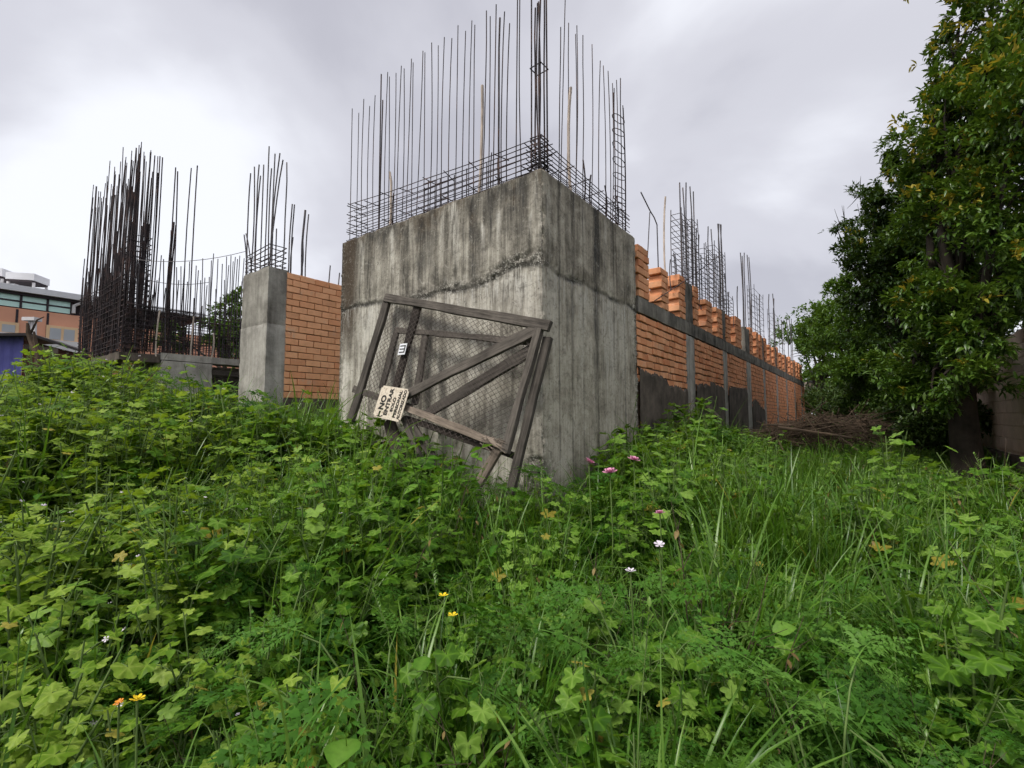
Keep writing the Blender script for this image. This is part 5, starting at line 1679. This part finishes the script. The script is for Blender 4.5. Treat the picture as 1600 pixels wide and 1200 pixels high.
def herb(rnd, h=.4, stems=5, leaf=.05, shapes=None, dense=6):
    pl = Plant()
    for s in range(stems):
        a = rnd.uniform(0, 6.28); lean = rnd.uniform(.05, .5); d = Vector((math.cos(a), math.sin(a), 0)); H = h * rnd.uniform(.55, 1.1)
        f = lambda t: d * (lean * H * t) + Vector((0, 0, H * t * (1 - .15 * t)))
        pl.stem([f(0), f(.5), f(1)], .004, .0018)
        for i in range(dense):
            t = .2 + .8 * (i + .5) / dense; b = rnd.uniform(0, 3.14)
            for k in (0, 3.14):
                o = Vector((math.cos(b + k), math.sin(b + k), 0))
                pl.leaf(rnd.choice(shapes or OVA), leaf_matrix(f(t), o, rnd.uniform(-.5, .35), leaf * rnd.uniform(.6, 1.2) * (1.2 - .45 * t), rnd.gauss(0, .3)), 0, rnd.random())
    return pl
def library(name, makers, mats):
    c = bpy.data.collections.new(name)
    for i, mk in enumerate(makers):
        o = bpy.data.objects.new(name, mk.bake(name, mats)); c.objects.link(o)
    return c, len(makers)
rnd = random.Random(5)
lib = {
    'mallow': library('mallow_plant', [mallow(rnd, .62, rnd.uniform(.052, .070), rnd.randint(3, 4)) for _ in range(8)], [M['mallow'], M['dry'], M['petal_white'], M['stem']]),
    'mallow_y': library('yellow_mallow_plant', [mallow(rnd, .66, rnd.uniform(.046, .062), rnd.randint(3, 4), 1 if i % 4 == 0 else 0) for i in range(8)], [M['mallow_y'], M['dry'], M['petal_white'], M['stem']]),
    'grass': library('grass_plant', [grass(rnd, rnd.uniform(.55, .85), rnd.randint(28, 44)) for _ in range(8)], [M['grass'], M['dry'], M['stem']]),
    'fern': library('fern_plant', [fern(rnd, rnd.uniform(.35, .5), 11) for _ in range(5)], [M['fern'], M['stem']]),
    'herb': library('herb_plant', [herb(rnd, rnd.uniform(.32, .48), 6, rnd.uniform(.04, .06)) for _ in range(4)] + [herb(rnd, .4, 6, .030, MAL[:2], 7) for _ in range(4)], [M['herb'], M['stem']]),
}
def stalks(rnd):
    pl = Plant()
    for s_ in range(rnd.randint(2, 4)):
        a = rnd.uniform(0, 6.28); d = Vector((math.cos(a), math.sin(a), 0)); H = rnd.uniform(.5, .85); le = rnd.uniform(.05, .6)
        f = lambda t: d * le * H * t + Vector((.02 * math.sin(t * 7 + a), .02 * math.cos(t * 5), H * t))
        pl.stem([f(t) for t in (0, .25, .5, .75, 1)], .0035, .0012)
        for k in range(4):
            t = rnd.uniform(.4, .95); q = f(t)
            pl.stem([q, q + Vector((rnd.gauss(0, .05), rnd.gauss(0, .05), rnd.uniform(.02, .10)))], .0018, .0008)
            if rnd.random() < .6: pl.leaf(OVA[2], leaf_matrix(q, Vector((rnd.gauss(0, 1), rnd.gauss(0, 1), 0)).normalized(), rnd.uniform(.3, 1.3), rnd.uniform(.03, .05)), 0, rnd.random())
    return pl
M['withered'] = mat_leaf('withered_leaf', (.10, .065, .025), (.19, .13, .05), (.30, .22, .09), .25)
lib['broad'] = library('broad_herb_plant', [herb(rnd, rnd.uniform(.45, .6), rnd.randint(3, 4), rnd.uniform(.07, .10), OVA, 5) for _ in range(6)], [M['broad'], M['stem']])
lib['stalk'] = library('dead_stalk', [stalks(rnd) for _ in range(5)], [M['withered'], M['twig']])
def scatter(name, label, cat, key, pts):
    """pts: list of (x, y, z, rotation, tilt x, tilt y, scale, index)"""
    a = np.array(pts, np.float32)
    me = bpy.data.meshes.new(name)
    me.from_pydata(a[:, :3].tolist(), [], [])
    at1 = me.attributes.new('rot', 'FLOAT_VECTOR', 'POINT'); at1.data.foreach_set('vector', np.stack([a[:, 4], a[:, 5], a[:, 3]], 1).ravel())
    at2 = me.attributes.new('scl', 'FLOAT', 'POINT'); at2.data.foreach_set('value', a[:, 6].copy())
    at3 = me.attributes.new('idx', 'INT', 'POINT'); at3.data.foreach_set('value', a[:, 7].astype(np.int32))
    o = link(name, me); tag(o, label, cat, kind='stuff')
    ng = bpy.data.node_groups.new(name, 'GeometryNodeTree')
    ng.interface.new_socket('Geometry', in_out='INPUT', socket_type='NodeSocketGeometry')
    ng.interface.new_socket('Geometry', in_out='OUTPUT', socket_type='NodeSocketGeometry')
    gi = ng.nodes.new('NodeGroupInput'); go = ng.nodes.new('NodeGroupOutput')
    ci = ng.nodes.new('GeometryNodeCollectionInfo'); ci.inputs['Collection'].default_value = lib[key][0]
    ci.inputs['Separate Children'].default_value = True; ci.inputs['Reset Children'].default_value = True
    iop = ng.nodes.new('GeometryNodeInstanceOnPoints'); iop.inputs['Pick Instance'].default_value = True
    def na(nm, ty):
        q = ng.nodes.new('GeometryNodeInputNamedAttribute'); q.data_type = ty; q.inputs['Name'].default_value = nm
        return q.outputs['Attribute']
    ng.links.new(gi.outputs[0], iop.inputs['Points']); ng.links.new(ci.outputs[0], iop.inputs['Instance'])
    ng.links.new(na('idx', 'INT'), iop.inputs['Instance Index'])
    e2r = ng.nodes.new('FunctionNodeEulerToRotation'); ng.links.new(na('rot', 'FLOAT_VECTOR'), e2r.inputs[0])
    ng.links.new(e2r.outputs[0], iop.inputs['Rotation'])
    ng.links.new(na('scl', 'FLOAT'), iop.inputs['Scale'])
    ng.links.new(iop.outputs[0], go.inputs[0])
    md = o.modifiers.new('weeds', 'NODES'); md.node_group = ng
    return o
GRASS_SPOTS = [(430, 880, 110, 150, 2.6), (860, 880, 150, 100, 3.0), (1230, 810, 150, 110, 3.4), (490, 630, 70, 40, 4), (1270, 712, 120, 30, 1.8), (560, 1090, 90, 90, 1.6), (1420, 960, 120, 90, 2.4), (1330, 900, 120, 80, 2.4), (760, 1050, 110, 80, 1.6), (1560, 800, 90, 70, 1.2)]
FERN_SPOTS = [(600, 950, 80, 45, 2.2), (1000, 935, 120, 55, 2.4), (1290, 1050, 180, 80, 1.7), (1520, 1120, 150, 90, 2.0), (960, 1120, 120, 50, 1.2), (560, 880, 70, 40, 1.2), (870, 730, 60, 25, 2.0), (1060, 700, 60, 30, 1)]
def bumps(spots, px, py):
    return sum(k * math.exp(-((px - x) / a) ** 2 - ((py - y) / b_) ** 2) for x, y, a, b_, k in spots)
def blocked(x, y):
    r, l = rl((x, y))
    if r > -.06 and l > -.06 and l < L1 + .1 and r < 30: return True            # block and what lies behind it
    if -.06 < l < .5 and r > 0: return True
    if r > COLR - .08 and l > COLL - .08 and r < 6 and l < COLL + COLW + .1: return True
    if r > skr - .4 and l > skl - .2: return True
    if l < bwl + .15: return True
    return False
placed = {k: [] for k in lib}
def sow(y0, y1, dens, rng):
    """plants per square metre between two distances, inside a wedge a little wider than the view"""
    wmax = 1.22
    area = wmax * (y1 * y1 - y0 * y0)
    n = int(area * dens)
    Y = np.sqrt(rng.uniform(y0 * y0, y1 * y1, n)); X = rng.uniform(-wmax, wmax, n) * Y
    X = X + np.where(Y < 1.2, rng.uniform(-.8, .8, n), 0)
    G, Wd = field(X, Y)
    for x, y, g, wd in zip(X, Y, G, Wd):
        if blocked(x, y): continue
        g += mnoise.noise(Vector((x * .9, y * .9, 0))) * .06
        pr = project((x, y, g + wd * .7))
        if pr is None: continue
        px, py = pr
        r, l = rl((x, y))
        shade = 1.0 if l > -2.2 else .35
        patch = mnoise.noise(Vector((x * 1.15, y * 1.15, 3.3)))
        gap = mnoise.noise(Vector((x * 2.3, y * 2.3, 9.1)))
        if gap < -.16 and rng.random() < .82 and y < 5.5: continue
        left = min(1, max(0, (560 - px) / 420))
        w = {'mallow': (.9 + .6 * patch) * (1 - .75 * left) * (1.0 if py < 1000 else .7) + (1.2 if 1000 < px < 1200 and py < 760 else 0),
             'mallow_y': 2.2 * left * (1 if py < 980 else .55),
             'grass': .22 + bumps(GRASS_SPOTS, px, py),
             'fern': .06 + bumps(FERN_SPOTS, px, py),
             'herb': .55 + (.6 if py > 900 else 0) + .6 * max(0, -patch),
             'broad': .28 + 2.2 * math.exp(-((px - 650) / 120) ** 2 - ((py - 720) / 50) ** 2) + .5 * max(0, -patch) * (1 - left),
             'stalk': .07}
        if l < -2.3: w['mallow'] *= .4; w['grass'] *= .8
        if y < 1.5: w['mallow'] *= .3; w['broad'] *= .5; w['mallow_y'] *= .7
        t = rng.random() * sum(w.values())
        for key, v in w.items():
            t -= v
            if t <= 0: break
        hscale = {'mallow': .62, 'mallow_y': .66, 'grass': .66, 'fern': .55, 'herb': .46, 'broad': .58, 'stalk': .60}[key]
        sc = wd / hscale * (rng.uniform(.55, 1.0) if rng.random() < .6 else rng.uniform(.95, 1.22)) * (1 + .38 * patch + .15 * gap)
        if key == 'herb': sc *= .85
        if key == 'grass': sc *= 1.12
        if l < -.3 and y > 5.2 and px > 1130: sc *= .72
        if 880 < px < 1010 and 3.2 < y < 4.4 and key == 'grass': sc *= .6
        if y < 1.1: sc *= .75
        placed[key].append((x, y, g - .02, rng.uniform(0, 6.28), rng.normal(0, .10), rng.normal(0, .10), sc, rng.integers(0, lib[key][1])))
vr = np.random.default_rng(3)
sow(.35, 2.2, 100, vr); sow(2.2, 4.5, 74, vr); sow(4.5, 8.5, 48, vr); sow(8.5, 13, 14, vr)
# low ground cover between
def cover(y0, y1, dens, rng):
    wmax = 1.22; n = int(wmax * (y1 * y1 - y0 * y0) * dens)
    Y = np.sqrt(rng.uniform(y0 * y0, y1 * y1, n)); X = rng.uniform(-wmax, wmax, n) * Y
    G, Wd = field(X, Y)
    for x, y, g in zip(X, Y, G):
        if blocked(x, y): continue
        placed['herb'].append((x, y, g, rng.uniform(0, 6.28), 0, 0, rng.uniform(.5, .8), rng.integers(0, lib['herb'][1])))
cover(.4, 4, 24, vr); cover(4, 9, 18, vr); cover(9, 22, 8, vr)
scatter('mallow_weeds', 'waist-high mallow with bright green lobed leaves across the lot', 'weeds', 'mallow', placed['mallow'])
scatter('yellow_mallow_weeds', 'yellow-green mallow covering the mound below the rebar cage', 'weeds', 'mallow_y', placed['mallow_y'])
scatter('tall_grass', 'long dark green arching grass among the weeds', 'grass', 'grass', placed['grass'])
scatter('feathery_weeds', 'feathery hemlock-like leaves spread among the weeds', 'weeds', 'fern', placed['fern'])
scatter('small_herbs', 'small leafy herbs filling in under the taller weeds', 'weeds', 'herb', placed['herb'])
scatter('broad_herbs', 'broad-leaved fresh green herbs scattered through the weeds', 'weeds', 'broad', placed['broad'])
scatter('dead_stalks', 'thin brown dead stalks sticking up among the weeds', 'weeds', 'stalk', placed['stalk'])
print('weeds', {k: len(v) for k, v in placed.items()})

# ------------------------------------------------------------------ plants one can pick out
def shape_mesh(name, shape, mat):
    vs, fs = shape[0], shape[1]
    me = mesh(name, vs, fs, mat, True)
    a = me.attributes.new('tint', 'FLOAT', 'POINT'); a.data.foreach_set('value', (.55 + (shape[2] if len(shape) > 2 else np.zeros(len(vs)))).astype(np.float32))
    return me
_sm = {}
def plant_thing(name, label, cat, pl, mats, px, py, Y, group=None, part='leaf', rz=0.0, smin=.5, smax=1.8, stem_mat='stem'):
    """stand a plant on the ground below the given spot; its top reaches the spot"""
    p = at(px, py, Y)
    g = gz(p.x, p.y) + mnoise.noise(Vector((p.x * .9, p.y * .9, 0))) * .06 - .02
    top = max((max((np.array(Mx)[2, :3] @ v + np.array(Mx)[2, 3]) for v in sh[0]) for sh, Mx, _, _ in pl.leaves))
    sc = min(smax, max(smin, (p.z - g) / top))
    base = Matrix.Translation((p.x, p.y, g)) @ Matrix.Rotation(rz, 4, 'Z') @ Matrix.Scale(sc, 4)
    root = empty(name, (p.x, p.y, g))
    tag(root, label, cat, group)
    if pl.stems:
        b = MB()
        for pts, r0, r1 in pl.stems:
            k = len(pts); b.tube(pts, [r0 + (r1 - r0) * i / (k - 1) for i in range(k)], 5, cap=False)
        me = b.make('stem', M[stem_mat], True)
        link('stem', me, root, base)
    for sh, Mx, slot, ti in pl.leaves:
        nm, mt = mats[slot]
        key = (id(sh), nm, mt)
        if key not in _sm: _sm[key] = (shape_mesh(nm, sh, M[mt]), sh)
        link(nm, _sm[key][0], root, base @ Mx)
    return root
pr_ = random.Random(42)
ML = [('leaf', 'mallow'), ('yellow_leaf', 'dry'), ('flower', 'petal_white')]
MLY = [('leaf', 'mallow_y'), ('yellow_leaf', 'dry'), ('flower', 'petal_white')]
plant_thing('mallow_plant', 'tall mallow with very large pale leaves, nearest the right edge', 'plant', mallow(pr_, .75, .058, 3), ML, 1505, 832, 2.0, smax=1.25)
plant_thing('mallow_plant', 'lone pale mallow standing tall in front of the brush pile', 'plant', mallow(pr_, .8, .06, 3), ML, 1385, 664, 5.2)
plant_thing('mallow_plant', 'pale mallow beside the dark grass left of the gate', 'plant', mallow(pr_, .7, .06, 4), ML, 462, 800, 3.0)
plant_thing('mallow_plant', 'pale mallow clump just below the brick panel', 'plant', mallow(pr_, .7, .055, 4), ML, 480, 672, 5.0)
plant_thing('mallow_plant', 'broad yellow-green mallow at the left edge, halfway up the mound', 'plant', mallow(pr_, .75, .058, 4), MLY, 70, 800, 2.6)
plant_thing('mallow_plant', 'yellow-green mallow with broad leaves low on the left, by the yellow leaf', 'plant', mallow(pr_, .7, .058, 4), MLY, 130, 960, 1.9)
plant_thing('mallow_plant', 'bright mallow on the bank against the foot of the plastered wall', 'plant', mallow(pr_, .7, .055, 5), ML, 1080, 655, 6.2)
plant_thing('mallow_plant', 'mallow with fresh leaves below the right end of the corner wall', 'plant', mallow(pr_, .7, .06, 5), ML, 1010, 690, 5.0)
HB = [('leaf', 'broad'), ('flower', 'petal_yellow')]
plant_thing('tall_herb', 'fresh leafy herb standing in front of the gate bottom rail', 'plant', herb(pr_, .8, 5, .075, OVA, 8), HB, 690, 668, 4.1)
plant_thing('tall_herb', 'leafy green herb at the foot of the gate, below the sign', 'plant', herb(pr_, .7, 5, .075, OVA, 7), HB, 610, 690, 4.2)
plant_thing('tall_herb', 'bushy green herb against the left end of the corner wall', 'plant', herb(pr_, .7, 5, .07, OVA, 7), HB, 555, 640, 5.2)
hp = herb(pr_, .55, 3, .085, OVA[1:2], 4)
for q in ((.03, 0, .56), (.0, .03, .60)):
    hp.leaf(FLW, Matrix.Translation(q) @ Matrix.Scale(.014, 4), 1)
plant_thing('yellow_flowered_herb', 'round-leaved pale herb with two small yellow flowers amid the grass', 'plant', hp, HB, 690, 935, 1.75)
GR = [('blade', 'grass'), ('dry_blade', 'dry')]
for px, py, Y, lab, n, arch in ((600, 1015, 1.45, 'broad arching grass tuft in the front, left of centre', 16, 2.6), (850, 815, 2.7, 'tall arching grass clump in the middle of the lot', 40, 2.2), (1190, 800, 2.8, 'upright grass clump right of the pink flowers', 40, 1.6), (440, 770, 3.0, 'dark tall grass clump in the gap of the mallow', 34, 1.5), (790, 960, 1.7, 'bright arching grass tuft in front, at the centre', 18, 2.8), (500, 612, 6.2, 'long grass blades standing before the neat brick panel', 30, 1.2), (1430, 930, 2.2, 'loose grass clump beside the large-leaved mallow', 26, 1.6)):
    plant_thing('grass_tuft', lab, 'grass', grass(pr_, .75, n, .010 if Y < 2 else .0085, .11, arch), GR, px, py, Y)
FR = [('frond', 'fern')]
for px, py, Y, lab in ((1290, 1000, 1.5, 'wide feathery hemlock clump low on the right'), (1530, 1075, 1.25, 'feathery hemlock filling the bottom right corner'), (1000, 905, 2.1, 'feathery hemlock clump right of the central grass'), (600, 925, 1.9, 'feathery hemlock clump left of the yellow-flowered herb'), (880, 712, 4.3, 'feathery clump at the foot of the corner edge')):
    plant_thing('hemlock_plant', lab, 'plant', fern(pr_, .42, 10, .36), FR, px, py, Y)
# flowers
def bloom(petals, rings, size, slot=0):
    pl = Plant(); tl = Euler((pr_.gauss(.15, .2), pr_.gauss(0, .2), 0)).to_matrix().to_4x4()
    for k in range(rings):
        pl.leaf(flower(petals, k, .25 + .45 * k), Matrix.Translation((0, 0, .62)) @ tl @ Matrix.Rotation(k * .5, 4, 'Z') @ Matrix.Scale(size * (1 - .25 * k), 4), slot)
    pl.stem([Vector((0, 0, 0)), Vector((.01, .0, .3)), Vector((0, 0, .62))], .004, .003)
    return pl
for px, py, Y, size, col, lab in ((920, 714, 3.8, .038, 'petal_pink', 'pink flower leftmost of three by the corner wall'), (953, 731, 3.5, .038, 'petal_pink', 'pink flower lowest of three by the corner wall'), (990, 712, 3.8, .035, 'petal_pink', 'pink flower rightmost of three by the corner wall'),
                                  (1031, 797, 2.9, .026, 'petal_pink', 'small pink flower alone above the pale ones'), (1030, 845, 2.5, .022, 'petal_white', 'small pale lilac flower under the lone pink one'), (985, 888, 2.2, .020, 'petal_white', 'small pale lilac flower beside the feathery clump'),
                                  (215, 1086, 1.45, .021, 'petal_yellow', 'bright yellow flower low on the left'), (186, 1093, 1.45, .014, 'petal_orange', 'orange bud beside the bright yellow flower')):
    plant_thing('wild_flower', lab, 'flower', bloom(7 if col == 'petal_pink' else 5, 3 if col == 'petal_pink' else 2, size), [('petal', col)], px, py, Y, smin=.3)
M['red_dry'] = mat_leaf('reddish_dry_blade', (.30, .07, .03), (.42, .12, .05), (.50, .18, .08), .25)
pl = Plant(); pl.leaf(blade(.55, .014, 3.4, 3), Matrix.Identity(4), 0); pl.leaf(blade(.4, .010, 2.4, 5), Matrix.Rotation(2.0, 4, 'Z'), 0)
plant_thing('dry_grass_blade', 'reddish dried grass blade folded over at the bottom', 'grass', pl, [('blade', 'red_dry')], 418, 1140, 1.3)
pl = Plant(); pl.leaf(MAL[1], Matrix.Translation((0, 0, .6)) @ Matrix.Rotation(.9, 4, 'X') @ Matrix.Scale(.032, 4), 0); pl.leaf(MAL[0], Matrix.Translation((.06, 0, .56)) @ Matrix.Rotation(-.7, 4, 'X') @ Matrix.Scale(.045, 4), 0); pl.stem([Vector((0, 0, 0)), Vector((0, 0, .6))], .004, .002)
plant_thing('yellowed_mallow', 'yellow withered mallow leaves among the green on the left', 'plant', pl, [('yellow_leaf', 'dry')], 187, 862, 2.3)
pl = Plant(); pl.leaf(OVA[1], Matrix.Translation((0, 0, .45)) @ Matrix.Rotation(.2, 4, 'X') @ Matrix.Scale(.085, 4), 0); pl.leaf(OVA[1], Matrix.Translation((0, 0, .42)) @ Matrix.Rotation(2.2, 4, 'Z') @ Matrix.Rotation(.3, 4, 'X') @ Matrix.Scale(.08, 4), 0); pl.stem([Vector((0, 0, 0)), Vector((0, 0, .45))], .006, .004)
plant_thing('broad_leaf_weed', 'broad smooth leaves at the very bottom edge, left of centre', 'plant', pl, [('leaf', 'broad')], 522, 1192, 1.15)
